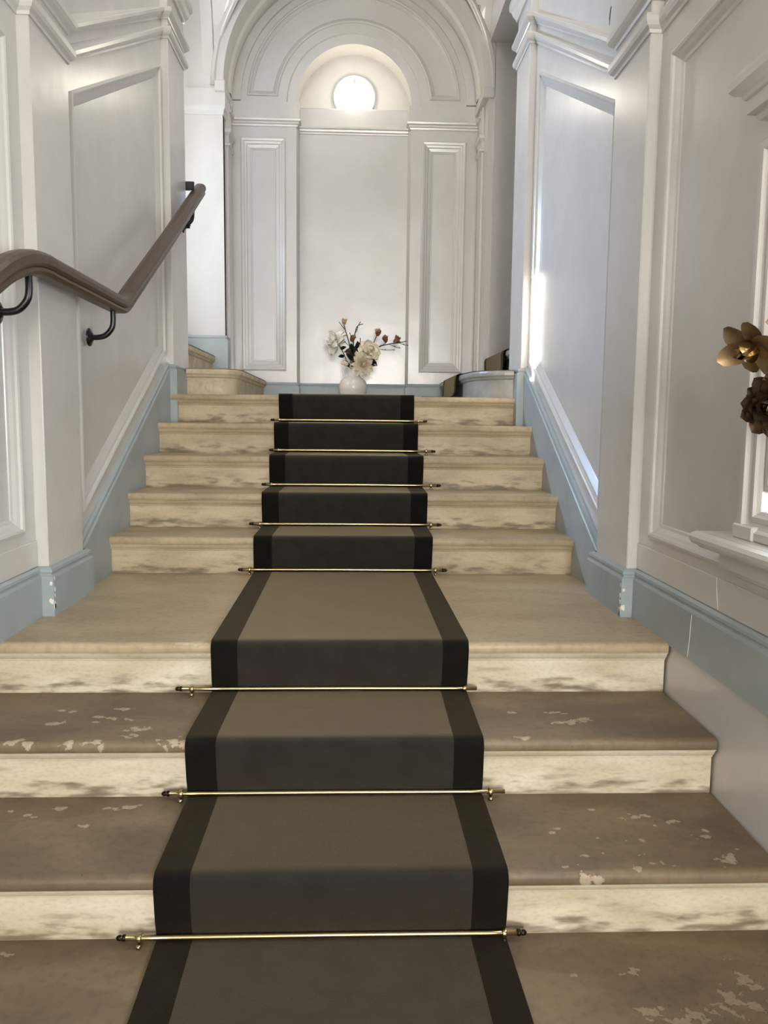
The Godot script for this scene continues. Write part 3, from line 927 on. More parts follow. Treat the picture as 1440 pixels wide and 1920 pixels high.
func step_profile(z: float, y: float) -> Array:       # from the back of the tread over the rounded nosing to the top of the riser
	return [Vector2(z - 0.02, y), Vector2(z - 0.012, y - 0.0008), Vector2(z - 0.005, y - 0.004), Vector2(z - 0.001, y - 0.010), Vector2(z, y - 0.017), Vector2(z, y - 0.026), Vector2(z - 0.002, y - 0.034), Vector2(z - 0.005, y - 0.038), Vector2(z - 0.011, y - 0.040), Vector2(z - 0.013, y - 0.046), Vector2(z - 0.020, y - 0.056), Vector2(z - 0.027, y - 0.062), Vector2(z - 0.028, y - 0.067), Vector2(z - 0.033, y - 0.069)]

func build_stairs() -> void:
	var t := thing("stone_staircase", "worn cream limestone staircase with moulded nosings rising through the hall", "staircase")
	var chips := {
		1: [[0.75, -0.33, 0.012], [0.83, -0.34, 0.013], [0.86, -0.28, 0.030], [0.89, -0.29, 0.02], [0.71, -0.24, 0.010], [0.96, -0.25, 0.022], [0.9, -0.23, 0.012], [1.01, -0.17, 0.026], [1.03, -0.2, 0.016], [0.84, -0.15, 0.018], [0.80, -0.155, 0.010], [0.72, -0.17, 0.008], [0.62, -0.22, 0.010], [0.60, -0.2, 0.010], [0.6, -0.03, 0.010], [0.78, -0.02, 0.024], [0.86, -0.03, 0.022], [0.83, -0.04, 0.012], [1.03, -0.05, 0.034], [1.08, -0.1, 0.014], [0.63, -0.04, 0.010], [0.81, -0.08, 0.012], [0.71, -0.09, 0.010], [0.66, -0.08, 0.008], [0.89, -0.19, 0.006], [0.66, 0.012, 0.034], [-0.94, -0.35, 0.013], [-0.86, -0.31, 0.010], [-0.88, -0.325, 0.010], [-0.7, -0.26, 0.014], [-0.65, -0.36, 0.018], [-0.6, -0.37, 0.02], [-0.8, -0.365, 0.016]],
		2: [[-0.7, -0.67, 0.024], [-0.85, -0.65, 0.016], [-0.9, -0.66, 0.012], [-0.88, -0.55, 0.026], [-0.76, -0.6, 0.018], [-0.71, -0.59, 0.018], [-0.75, -0.56, 0.014], [-0.66, -0.58, 0.018], [-0.61, -0.45, 0.028], [-0.61, -0.5, 0.034], [-0.59, -0.5, 0.02], [-0.95, -0.41, 0.018], [-0.9, -0.4, 0.018], [-0.79, -0.4, 0.02], [-0.71, -0.4, 0.028], [-0.49, -0.41, 0.036], [-0.45, -0.405, 0.03], [-0.93, -0.42, 0.010], [0.71, -0.63, 0.016], [0.74, -0.62, 0.010], [0.78, -0.57, 0.022], [0.7, -0.54, 0.018], [0.74, -0.54, 0.026], [0.68, -0.63, 0.008], [0.56, -0.42, 0.018], [0.57, -0.63, 0.014], [0.79, -0.55, 0.016]],
		3: [[-0.49, -0.81, 0.03], [-0.55, -0.812, 0.02], [0.9, -1.9, 0.012], [-0.8, -1.95, 0.02]],
	}
	for n in range(1, 9):
		var s := node("step", t)
		var y := n * RISE
		var z: float = NZ[n]
		var zb: float = NZ[n + 1] - NOSE - 0.01 if n < 8 else -3.76
		var depth := z - zb + 0.02
		var low := n <= 3
		var a := Color(0.385, 0.325, 0.25) if low else Color(0.60, 0.53, 0.42)
		var b := Color(0.50, 0.43, 0.335) if low else Color(0.72, 0.645, 0.525)
		if n == 3:
			a = Color(0.63, 0.56, 0.45)
			b = Color(0.71, 0.64, 0.52)
		var tx := tread_tex(1024 if low else 512, 384 if n == 3 else (220 if low else 110), 200 + n * 13, z + 0.03, depth + 0.05, chips.get(n, []), a, b, Color(0.76, 0.70, 0.60))
		var m := mat(Color.WHITE, 0.42 if n == 3 else 0.5)
		m.albedo_texture = tx
		m.metallic_specular = 0.5
		# tread with its nosing
		var st := mb(true)
		var pf := [Vector2(zb, y)]
		pf.append_array(step_profile(z, y))
		var xl := -1.194 if n <= 3 else -1.15
		var xs := [xl, -0.6, 0.0, 0.6, 1.15]
		for k in pf.size() - 1:
			st.set_smooth_group(0 if k > 0 and k < 8 else -1)
			for i in xs.size() - 1:
				var q := [[xs[i], k], [xs[i + 1], k], [xs[i + 1], k + 1], [xs[i], k + 1]]
				for j in [0, 2, 1, 0, 3, 2]:
					var p: Vector2 = pf[q[j][1]]
					vtx(st, Vector3(q[j][0], p.y, p.x), Vector2((q[j][0] + 1.2) / 2.4, (p.x + (y - p.y) * 0.7 - (z + 0.03) + depth + 0.05) / (depth + 0.05)))
		st.set_smooth_group(-1)
		for sx in [-1.15, 1.15]:
			for k in range(1, pf.size() - 1): tri(st, Vector3(sx, pf[0].y - 0.06, pf[0].x), Vector3(sx, pf[k].y, pf[k].x), Vector3(sx, pf[k + 1].y, pf[k + 1].x), Vector3(sx, 0, 0))
		var tm := part("tread", st, m, s)
		# the moulded nosing front and the riser share the cream of the stone
		var ra := Color(0.76, 0.705, 0.595) if low else Color(0.67, 0.60, 0.48)
		var rb := Color(0.85, 0.81, 0.725) if low else Color(0.77, 0.705, 0.58)
		var rm := mat(Color.WHITE, 0.5)
		rm.albedo_texture = riser_tex(1024 if low else 640, 96 if low else 56, 500 + n * 17, ra, rb, Color(0.36, 0.30, 0.23), 0.85)
		st = mb()
		var nose := step_profile(z, y)
		nose = nose.slice(6)
		for p in nose.size(): nose[p] += Vector2(0.0006, 0)
		nose.append(Vector2(z - NOSE, y - 0.071))
		nose.append(Vector2(z - NOSE, y - RISE - 0.002))
		for k in nose.size() - 1:
			for j in [[xl, k], [1.15, k + 1], [1.15, k], [xl, k], [xl, k + 1], [1.15, k + 1]]:
				var p: Vector2 = nose[j[1]]
				vtx(st, Vector3(j[0], p.y, p.x), Vector2((j[0] + 1.2) / 2.4, (y - p.y) / RISE))
		part("riser", st, rm, s)
		boxed("core", Vector3(-1.148, y - RISE - (0.15 if n > 1 else 0.0), zb), Vector3(1.148, y - 0.003, z - NOSE - 0.002), M.stone, s)

# a step whose edge turns a corner: the outline runs along the visible edge
func edge_step(parent: Node, edge: Array, back: Array, y: float, h: float, m: Material, left: float) -> void:
	var s := node("step", parent)
	var st := mb()
	var pts := []
	for p in edge: pts.append(Vector3(p.x, y, p.y))
	run(st, pts, [[-0.05, 0.0], [-0.012, 0.0], [-0.003, -0.006], [0.0, -0.018], [-0.001, -0.034], [-0.006, -0.042], [-0.014, -0.044], [-0.016, -0.054], [-0.024, -0.062], [-0.030, -0.064]], left, false)
	var poly := []
	for p in edge: poly.append(p)
	for p in back: poly.append(p)
	var ix := Geometry2D.triangulate_polygon(PackedVector2Array(poly))
	for k in range(0, ix.size(), 3): tri(st, Vector3(poly[ix[k]].x, y - 0.0005, poly[ix[k]].y), Vector3(poly[ix[k + 1]].x, y - 0.0005, poly[ix[k + 1]].y), Vector3(poly[ix[k + 2]].x, y - 0.0005, poly[ix[k + 2]].y), Vector3.UP)
	part("tread", st, m, s)
	st = mb(true)
	run(st, pts, [[-0.030, -0.062], [-0.030, -h]], left, false)
	part("riser", st, m, s)

func build_upper_flights() -> void:
	var l := thing("curved_stone_flight", "tan stone flight with a rounded first step turning off left of the landing", "staircase")
	var e := [Vector2(-1.102, -3.70), Vector2(-0.92, -3.70)]
	for p in arc2(Vector2(-0.90, -3.86), 0.16, PI * 0.5, 0.0, 10): e.append(p)
	e.append(Vector2(-0.742, -4.3))
	e.append(Vector2(-0.745, -5.47))
	edge_step(l, e, [Vector2(-1.5, -5.47), Vector2(-1.5, -3.92), Vector2(-1.102, -3.92)], 9 * RISE, RISE, M.stone, -1.0)
	for k in 4:
		var x := -1.13 - 0.32 * k
		var ee := [Vector2(x, -3.90), Vector2(x, -5.065)]
		edge_step(l, ee, [Vector2(x - 0.4 if k < 3 else -3.2, -5.065), Vector2(x - 0.4 if k < 3 else -3.2, -3.90)], (10 + k) * RISE, RISE, M.stone, -1.0)
	var r := thing("curved_grey_flight", "grey stone flight with a broad rounded first step turning off right of the landing", "staircase")
	var f := [Vector2(0.824, -5.47), Vector2(0.824, -4.3), Vector2(0.825, -3.92), Vector2(0.835, -3.80), Vector2(0.855, -3.68), Vector2(0.89, -3.585), Vector2(0.935, -3.52), Vector2(0.985, -3.475), Vector2(1.04, -3.45), Vector2(1.102, -3.44)]
	edge_step(r, f, [Vector2(1.102, -3.76), Vector2(1.5, -3.77), Vector2(1.5, -5.47)], 9 * RISE, RISE, M.greystone, -1.0)
	for k in 4:
		var x := 1.17 + 0.32 * k
		var ee := [Vector2(x, -5.015), Vector2(x, -3.77)]
		edge_step(r, ee, [Vector2(x + 0.4 if k < 3 else 5.5, -3.77), Vector2(x + 0.4 if k < 3 else 5.5, -5.015)], (10 + k) * RISE, RISE, M.greystone, -1.0)

# a strip of carpet that follows a way in the y-z plane between x0 and x1
func strip(way: Array, x0: float, x1: float, thick: float, wav: float, sd: float) -> SurfaceTool:
	var st := mb(true)
	var n := way.size()
	var up := []
	for i in n:
		var d: Vector2 = (way[mini(i + 1, n - 1)] - way[maxi(i - 1, 0)]).normalized()
		up.append(Vector2(d.y, -d.x))
	var rows := []
	var s := 0.0
	for i in n:
		if i > 0: s += way[i].distance_to(way[i - 1])
		var w := wav * sin(s * 2.9 + sd) + wav * 0.6 * sin(s * 7.3 + sd * 2.0)
		var a: Vector2 = way[i]
		var b: Vector2 = way[i] + up[i] * thick
		rows.append([Vector3(x0 + w, a.y, a.x), Vector3(x0 + w, b.y, b.x), Vector3(x1 + w, b.y, b.x), Vector3(x1 + w, a.y, a.x)])
	for i in n - 1:
		for k in 3:
			st.set_smooth_group(k)
			quad(st, rows[i][k], rows[i][k + 1], rows[i + 1][k + 1], rows[i + 1][k])
	return st

func build_runner() -> void:
	var t := thing("stair_carpet", "dark brown stair carpet with black borders running up the stone steps", "carpet")
	var way := [Vector2(3.2, 0.001), Vector2(1.0, 0.001), Vector2(0.3, 0.001)]
	for n in range(1, 9):
		var z: float = NZ[n]
		var y := n * RISE
		var b := (n - 1) * RISE
		way.append_array([Vector2(z + 0.05, b + 0.001), Vector2(z - 0.005, b + 0.001), Vector2(z - 0.018, b + 0.003), Vector2(z - 0.024, b + 0.010), Vector2(z - 0.021, b + 0.022), Vector2(z - 0.008, b + 0.07), Vector2(z + 0.001, y - 0.045), Vector2(z + 0.003, y - 0.028), Vector2(z + 0.003, y - 0.016), Vector2(z + 0.0, y - 0.007), Vector2(z - 0.006, y - 0.001), Vector2(z - 0.014, y + 0.001), Vector2(z - 0.03, y + 0.001), Vector2(z - 0.1, y + 0.001)])
	way.append_array([Vector2(-4.2, 8 * RISE + 0.001), Vector2(-5.0, 8 * RISE + 0.001)])
	part("field", strip(way, -0.352, 0.352, 0.0105, 0.003, 0.0), M.field, t)
	for s in [-1.0, 1.0]: part("border", strip(way, minf(s * 0.35, s * 0.442), maxf(s * 0.35, s * 0.442), 0.0100, 0.003, 0.0), M.border, t)
	# carpet of the right-hand flight: same weave, laid across
	var r := thing("flight_carpet", "dark carpet folded over the grey steps right of the landing", "carpet")
	var w2 := [Vector2(0.55, 8 * RISE + 0.014), Vector2(0.76, 8 * RISE + 0.014), Vector2(0.79, 8 * RISE + 0.025), Vector2(0.808, 8 * RISE + 0.06), Vector2(0.812, 9 * RISE - 0.03), Vector2(0.816, 9 * RISE - 0.006), Vector2(0.832, 9 * RISE + 0.003), Vector2(0.9, 9 * RISE + 0.002), Vector2(1.13, 9 * RISE + 0.002), Vector2(1.155, 9 * RISE + 0.02), Vector2(1.162, 9 * RISE + 0.09), Vector2(1.160, 10 * RISE - 0.02), Vector2(1.166, 10 * RISE - 0.004), Vector2(1.182, 10 * RISE + 0.003), Vector2(1.45, 10 * RISE + 0.002), Vector2(1.475, 10 * RISE + 0.03), Vector2(1.482, 11 * RISE - 0.02), Vector2(1.495, 11 * RISE + 0.003), Vector2(1.78, 11 * RISE + 0.002), Vector2(1.80, 11 * RISE + 0.03), Vector2(1.802, 12 * RISE - 0.02), Vector2(1.82, 12 * RISE + 0.003), Vector2(2.1, 12 * RISE + 0.002)]
	var xf := Transform3D(Basis(Vector3(0, 0, -1), Vector3.UP, Vector3(1, 0, 0)), Vector3(0, 0, 0))
	# strip() lays x across and z along; turned so that it runs along x
	part("field", strip(w2, 4.22, 4.90, -0.010, 0.0, 0.0), M.field, r, xf)
	part("border", strip(w2, 4.13, 4.22, -0.010, 0.0, 0.0), M.border, r, xf)
	part("border", strip(w2, 4.90, 4.99, -0.010, 0.0, 0.0), M.border, r, xf)

func build_rods() -> void:
	var ends := [[-0.539, 0.490], [-0.517, 0.518], [-0.561, 0.490], [-0.521, 0.511], [-0.509, 0.518], [-0.481, 0.548], [-0.473, 0.549], [-0.497, 0.524]]
	var says := ["brass stair rod at the foot of the lowest step", "brass stair rod at the foot of the second step, its right end bare", "brass stair rod at the foot of the wide landing step, its right end bare", "brass stair rod at the back of the wide landing step", "brass stair rod on the fifth step from the bottom, fourth rod from the top", "brass stair rod third from the top of the stairs", "brass stair rod second from the top of the stairs", "brass stair rod below the top step, highest of the eight"]
	for n in range(1, 9):
		var y := (n - 1) * RISE + 0.024
		var z: float = NZ[n] - NOSE + 0.032
		var t := thing("stair_rod", says[n - 1], "stair rod", Vector3(0, (n - 1) * RISE, z), "brass stair rods holding the carpet")
		var x0: float = ends[n - 1][0]
		var x1: float = ends[n - 1][1]
		var yy := 0.024
		var st := mb(true)
		tube(st, [Vector3(x0 + 0.012, yy, 0), Vector3(-0.4, yy, 0), Vector3(0.0, yy + 0.001, 0), Vector3(0.4, yy, 0), Vector3(x1 - 0.012, yy, 0)], [0.0072], 14)
		part("rod", st, M.brass, t)
		for s in [-1.0, 1.0]:
			var xe := x0 if s < 0 else x1
			var bx: float = xe - s * 0.055
			var bare: bool = s > 0 and (n == 2 or n == 3)
			# the ring bracket with its screw foot
			st = mb(true)
			lathe(st, [Vector2(0.0073, -0.006), Vector2(0.0105, -0.006), Vector2(0.0115, -0.004), Vector2(0.0115, 0.004), Vector2(0.0105, 0.006), Vector2(0.0073, 0.006)], 16, Transform3D(Basis(Vector3(0, 1, 0), Vector3(1, 0, 0), Vector3(0, 0, -1)), Vector3(bx, yy, 0)))
			tube(st, [Vector3(bx, yy, 0.0), Vector3(bx, 0.001, 0.0)], [0.0045], 10)
			lathe(st, [Vector2(0.0, 0.000), Vector2(0.006, 0.0005), Vector2(0.0075, 0.004), Vector2(0.006, 0.009), Vector2(0.0, 0.011)], 12, Transform3D(Basis.IDENTITY, Vector3(bx, 0.001, 0.009)))
			part("bracket", st, M.brass, t)
			if not bare:
				st = mb(true)
				lathe(st, [Vector2(0.0, -0.004), Vector2(0.0085, -0.004), Vector2(0.0085, 0.004), Vector2(0.006, 0.006), Vector2(0.0078, 0.010), Vector2(0.0065, 0.016), Vector2(0.003, 0.020), Vector2(0.0, 0.021)], 14, Transform3D(Basis(Vector3(0, 1, 0), Vector3(s, 0, 0), Vector3(0, 0, 1)), Vector3(xe - s * 0.018, yy, 0)))
				part("finial", st, M.darkbrass, t)

func build_handrail() -> void:
	var t := thing("handrail", "dark brown wooden handrail on black iron brackets along the left wall", "handrail")
	var x := -1.06
	var way := [Vector3(x, 0.30, 2.2), Vector3(x, 1.45, -0.10), Vector3(x, 1.735, -0.66)]
	for k in 9:       # the easing at the head of the lower run
		var u := k / 8.0
		var a := Vector3(x, 1.735, -0.66)
		var b := Vector3(x, 1.865, -0.90)
		var c := Vector3(x, 1.848, -1.14)
		way.append(a.lerp(b, u).lerp(b.lerp(c, u), u))
	way.append(Vector3(x, 1.846, -1.5))
	way.append(Vector3(x, 1.842, -1.90))
	for k in 7:
		var u := k / 6.0
		var a := Vector3(x, 1.842, -1.96)
		var b := Vector3(x, 1.842, -2.06)
		var c := Vector3(x, 1.898, -2.145)
		way.append(a.lerp(b, u).lerp(b.lerp(c, u), u))
	way.append(Vector3(x, 2.40, -3.10))
	way.append(Vector3(x, 2.94, -4.10))
	# moulded section: broad rounded top, groove, narrower foot
	var sec := [Vector2(-0.030, 0.010), Vector2(-0.028, 0.020), Vector2(-0.020, 0.028), Vector2(-0.008, 0.032), Vector2(0.008, 0.032), Vector2(0.020, 0.028), Vector2(0.028, 0.020), Vector2(0.030, 0.010), Vector2(0.029, -0.002), Vector2(0.024, -0.009), Vector2(0.021, -0.011), Vector2(0.023, -0.014), Vector2(0.024, -0.022), Vector2(0.020, -0.029), Vector2(0.016, -0.032), Vector2(-0.016, -0.032), Vector2(-0.020, -0.029), Vector2(-0.024, -0.022), Vector2(-0.023, -0.014), Vector2(-0.021, -0.011), Vector2(-0.024, -0.009), Vector2(-0.029, -0.002)]
	var st := mb()
	var rows := []
	for i in way.size():
		var d: Vector3 = (way[mini(i + 1, way.size() - 1)] - way[maxi(i - 1, 0)]).normalized()
		var up := Vector3.RIGHT.cross(d).normalized()
		if up.y < 0: up = -up
		var row := []
		for q in sec: row.append(way[i] + Vector3.RIGHT * q.x * 1.35 + up * q.y * 1.3)
		rows.append(row)
	for i in way.size() - 1:
		for k in sec.size():
			var j := (k + 1) % sec.size()
			quad(st, rows[i][k], rows[i][j], rows[i + 1][j], rows[i + 1][k], (rows[i][k] + rows[i][j]) * 0.5 - way[i])
	st.set_smooth_group(-1)
	for i in [0, way.size() - 1]:
		for k in sec.size(): tri(st, way[i], rows[i][k], rows[i][(k + 1) % sec.size()])
	part("rail", st, M.wood, t)
	for b in [[-0.94, 1.83, -1.172], [-1.90, 1.842, -1.172], [-3.80, 2.775, -1.127], [0.6, 1.09, -1.172]]:
		var z: float = b[0]
		var yt: float = b[1] - 0.035
		var xw: float = b[2]
		var br := node("bracket", t)
		st = mb(true)
		tube(st, curve([Vector3(xw + 0.004, yt - 0.125, z), Vector3(xw + 0.045, yt - 0.125, z), Vector3(x - 0.035, yt - 0.115, z), Vector3(x - 0.008, yt - 0.085, z), Vector3(x, yt - 0.05, z), Vector3(x, yt + 0.004, z)], 6), [0.0125], 14)
		part("arm", st, M.iron, br)
		st = mb(true)
		lathe(st, [Vector2(0.042, 0.0), Vector2(0.042, 0.005), Vector2(0.036, 0.009), Vector2(0.024, 0.012), Vector2(0.018, 0.019), Vector2(0.0, 0.020)], 24, Transform3D(Basis(Vector3(0, -1, 0), Vector3(1, 0, 0), Vector3(0, 0, 1)), Vector3(xw, yt - 0.125, z)))
		part("wall_plate", st, M.iron, br)
	# flat iron stay that ties the upper end to the pilaster
	st = mb()
	box(st, Vector3(-1.135, 2.885, -3.935), Vector3(-1.07, 2.945, -3.918), 0.003)
	part("end_stay", st, M.iron, t)

func build_niche_surround() -> void:
	var t := thing("window_surround", "white moulded window surround with cornice and sill on the right wall", "window")
	var z0 := -0.36
	var z1 := 0.88
	# jambs and head frame
	var o := Vector3(WX + 0.022, 0, 0)
	var st := mb()
	frame(st, [Vector2(z0, 0.992), Vector2(z1, 0.992), Vector2(z1, 2.085), Vector2(z0, 2.085)], [[0, 0], [0, 0.040], [0.006, 0.046], [0.026, 0.046], [0.030, 0.040], [0.034, 0.036], [0.050, 0.030], [0.056, 0.036], [0.068, 0.036], [0.074, 0.028], [0.084, 0.02], [0.084, -0.28]], o, Vector3(0, 0, 1), Vector3.UP, Vector3.LEFT)
	part("frame", st, M.paint, t)
	st = mb()
	box(st, Vector3(WX - 0.030, 0.992, z0 - 0.012), Vector3(WX + 0.03, 1.034, z0 + 0.10), 0.004)
	part("plinth_block", st, M.paint, t)
	boxed("plinth_block", Vector3(WX - 0.030, 0.992, z1 - 0.10), Vector3(WX + 0.03, 1.034, z1 + 0.012), M.paint, t, 0.004)
	# glazed sash in the depth of the wall
	st = mb()
	for q in [[z0 + 0.084, z0 + 0.13, 1.03, 2.0], [z1 - 0.13, z1 - 0.084, 1.03, 2.0], [0.24, 0.28, 1.03, 2.0]]: box(st, Vector3(1.43, q[2], q[0]), Vector3(1.47, q[3], q[1]), 0.004)
	for q in [[1.03, 1.075], [1.955, 2.0]]: box(st, Vector3(1.43, q[0], z0 + 0.084), Vector3(1.47, q[1], z1 - 0.084), 0.004)
	part("sash", st, M.paint, t)
	var gl := mat(Color(0.92, 0.96, 0.97, 0.06), 0.0)
	gl.transparency = BaseMaterial3D.TRANSPARENCY_ALPHA
	boxed("pane", Vector3(1.448, 1.05, z0 + 0.10), Vector3(1.452, 1.98, 0.26), gl, t)
	boxed("pane", Vector3(1.448, 1.05, 0.262), Vector3(1.452, 1.98, z1 - 0.10), gl, t)
	# panelled lining that stops short of the sill
	st = mb()
	box(st, Vector3(WX + 0.004, 1.13, z0 + 0.085), Vector3(WX + 0.16, 1.998, z0 + 0.26), 0.004)
	for k in 6: box(st, Vector3(WX + 0.001, 1.15, z0 + 0.10 + k * 0.025), Vector3(WX + 0.006, 1.98, z0 + 0.112 + k * 0.025), 0.001)
	part("folded_shutter", st, M.paint, t)
	# sill with bullnose and mouldings below
	st = mb()
	run(st, [Vector3(WX + 0.25, 0.96, z0 - 0.075), Vector3(WX, 0.96, z0 - 0.075), Vector3(WX, 0.96, z1 + 0.075), Vector3(WX + 0.25, 0.96, z1 + 0.075)], [[0, -0.018], [0.066, -0.018], [0.072, -0.012], [0.083, -0.008], [0.089, 0.002], [0.090, 0.014], [0.085, 0.025], [0.073, 0.031], [0.05, 0.033], [-0.2, 0.033]], -1.0, false)
	box(st, Vector3(WX - 0.07, 0.945, z0 - 0.07), Vector3(WX + 0.24, 0.992, z1 + 0.07))
	part("sill", st, M.paint, t)
	st = mb()
	run(st, [Vector3(WX + 0.03, 0.86, z0 + 0.01), Vector3(WX, 0.86, z0 + 0.01), Vector3(WX, 0.86, z1 - 0.01), Vector3(WX + 0.03, 0.86, z1 - 0.01)], [[0, 0.0], [0.008, 0.0], [0.010, 0.012], [0.022, 0.020], [0.030, 0.034], [0.036, 0.036], [0.050, 0.040], [0.050, 0.082], [0.0, 0.084]], -1.0)
	part("apron", st, M.paint, t)
	# cornice
	st = mb()
	run(st, [Vector3(WX + 0.03, 2.125, z0 + 0.03), Vector3(WX, 2.125, z0 + 0.03), Vector3(WX, 2.125, z1 - 0.03), Vector3(WX + 0.03, 2.125, z1 - 0.03)], [[0, 0.0], [0.008, 0.0], [0.012, 0.006], [0.030, 0.014], [0.036, 0.026], [0.036, 0.034], [0.054, 0.036], [0.054, 0.074], [0.062, 0.076], [0.066, 0.088], [0.082, 0.094], [0.092, 0.106], [0.094, 0.124], [0.086, 0.142], [0.07, 0.154], [0.0, 0.165]], -1.0)
	part("cornice", st, M.paint, t)

func build_lamp() -> void:
	var f := thing("added_flight_lamp", "added unseen globe lamp that warms the left upper flight", "lamp", Vector3(-3.2, 3.9, -4.4))  # made-up lamp out of view, adds warm fill to the left rear wall
	var sf := mb(true)
	var rose := Basis(Vector3(0, -1, 0), Vector3(1, 0, 0), Vector3(0, 0, 1))
	lathe(sf, [Vector2(0.0, 0.0), Vector2(0.07, 0.0), Vector2(0.07, 0.012), Vector2(0.03, 0.02), Vector2(0.02, 0.05), Vector2(0.0, 0.05)], 24, Transform3D(rose, Vector3.ZERO))
	part("rose", sf, M.brass, f)
	sf = mb(true)
	lathe(sf, [Vector2(0.0, 0.04), Vector2(0.05, 0.052), Vector2(0.085, 0.09), Vector2(0.10, 0.14), Vector2(0.085, 0.19), Vector2(0.05, 0.228), Vector2(0.0, 0.24)], 24, Transform3D(rose, Vector3.ZERO))
	part("glowing_globe", sf, M.glow, f)
	var fl := OmniLight3D.new()
	fl.name = "added_flight_fill"
	fl.position = Vector3(0.14, 0, 0)
	fl.light_energy = 0.35
	fl.light_size = 0.1
	fl.light_color = Color(1.0, 0.86, 0.68)
	fl.omni_range = 15.0
	fl.omni_attenuation = 2.0
	fl.shadow_enabled = true
	f.add_child(fl)
	var t := thing("wall_lamp", "round glass wall lamp glowing white inside the arched niche", "lamp", Vector3(0.031, 4.205, BZ - 0.24))
	var face := Basis(Vector3(1, 0, 0), Vector3(0, 0, 1), Vector3(0, -1, 0))
	var st := mb(true)
	lathe(st, [Vector2(0.0, 0.006), Vector2(0.10, 0.006), Vector2(0.14, 0.010), Vector2(0.160, 0.016), Vector2(0.172, 0.020), Vector2(0.178, 0.030), Vector2(0.185, 0.034), Vector2(0.190, 0.030), Vector2(0.192, 0.010), Vector2(0.188, 0.0)], 48, Transform3D(face, Vector3.ZERO))
	part("glass_dish", st, M.opal, t)
	st = mb(true)
	lathe(st, [Vector2(0.0, 0.145), Vector2(0.035, 0.141), Vector2(0.065, 0.128), Vector2(0.088, 0.105), Vector2(0.098, 0.078), Vector2(0.096, 0.05), Vector2(0.082, 0.024), Vector2(0.07, 0.012)], 32, Transform3D(face, Vector3.ZERO))
	part("glowing_globe", st, M.glow, t)
	for s in [-1.0, 1.0]:
		st = mb()
		box(st, Vector3(-0.006, s * 0.135 - 0.012, 0.012), Vector3(0.006, s * 0.135 + 0.012, 0.05), 0.002)
		part("clip", st, M.brass, t)
	st = mb()
	box(st, Vector3(-0.04, -0.205, 0.0), Vector3(0.04, -0.188, 0.04), 0.004)
	part("foot", st, M.paint, t)
	var l := OmniLight3D.new()
	l.name = "lamp_light"
	l.position = Vector3(0, 0, 0.16)
	l.light_energy = 0.09
	l.light_size = 0.09
	l.light_color = Color(1.0, 0.96, 0.88)
	l.omni_range = 15.0
	l.omni_attenuation = 2.0
	l.shadow_enabled = true
	t.add_child(l)

# a curved petal from the origin along +y, hollow side towards +z
func petal_mesh(len: float, wid: float, cup: float, bend: float, tip: float, frill := 0.0) -> Mesh:
	var st := mb(true)
	var nu := 6
	var nv := 8
	var p := func(i: int, j: int) -> Vector3:
		var u := -1.0 + 2.0 * i / nu
		var v := float(j) / nv
		var w := wid * pow(sin(PI * clampf(0.10 + 0.90 * pow(v, 0.8) * tip, 0.0, 1.0)), 0.7)
		w *= sqrt(maxf(0.0, 1.0 - pow(v, 7.0)))
		var a := bend * v * v
		var ruffle := frill * wid * sin(u * 7.0 + len * 90.0) * v * v
		return Vector3(u * w, len * v * cos(a * 0.5) + 0.3 * frill * len * v * cos(u * 6.0), cup * u * u * w + len * 0.5 * sin(a) * v + ruffle)
	for i in nu:
		for j in nv: quad(st, p.call(i, j), p.call(i + 1, j), p.call(i + 1, j + 1), p.call(i, j + 1))
	st.generate_normals()
	return st.commit()

# petals in rings about +y: [count, tilt from the axis, scale, lift]
func bloom(parent: Node, called: String, meshes: Array, rings: Array, m: Material, at: Vector3, axis: Vector3, k := 1.0) -> Node3D:
	var y := axis.normalized()
	var x := y.cross(Vector3(0.31, 0.2, 0.93)).normalized()
	var b := Basis(x, y, x.cross(y))
	var o := node(called, parent, Transform3D(b, at))
	var c := 0
	for r in rings:
		for i in r[0]:
			var phi: float = TAU * (i + 0.5 * (c % 2)) / r[0] + rng.randf_range(-0.14, 0.14)
			var tilt: float = r[1] + rng.randf_range(-0.1, 0.1)
			var sc: float = r[2] * k * rng.randf_range(0.9, 1.1)
			var q := Basis(Vector3.UP, phi) * Basis(Vector3.RIGHT, -tilt)
			# hollow side faces the axis
			place("petal", meshes[(i + c) % meshes.size()], m, o, Transform3D(q.scaled_local(Vector3.ONE * sc), Vector3(0, r[3] * k, 0) + q * Vector3(0, 0, -0.004)))
		c += 1
	return o

func leaf_mesh(len: float, wid: float) -> Mesh:
	var st := mb(true)
	for i in 6:
		var v0 := i / 6.0
		var v1 := (i + 1) / 6.0
		var w0 := wid * sin(PI * pow(v0, 0.75))
		var w1 := wid * sin(PI * pow(v1, 0.75))
		var z0 := 0.25 * len * v0 * v0
		var z1 := 0.25 * len * v1 * v1
		for s in [-1.0, 1.0]: quad(st, Vector3(0, v0 * len, z0), Vector3(s * w0, v0 * len, z0 + w0 * 0.35), Vector3(s * w1, v1 * len, z1 + w1 * 0.35), Vector3(0, v1 * len, z1))
	st.generate_normals()
	return st.commit()

func aim(d: Vector3, roll := 0.0) -> Basis:
	var y := d.normalized()
	var x := y.cross(Vector3(0.1, 0.25, 0.95)).normalized()
	return Basis(x, y, x.cross(y)) * Basis(Vector3.UP, roll)

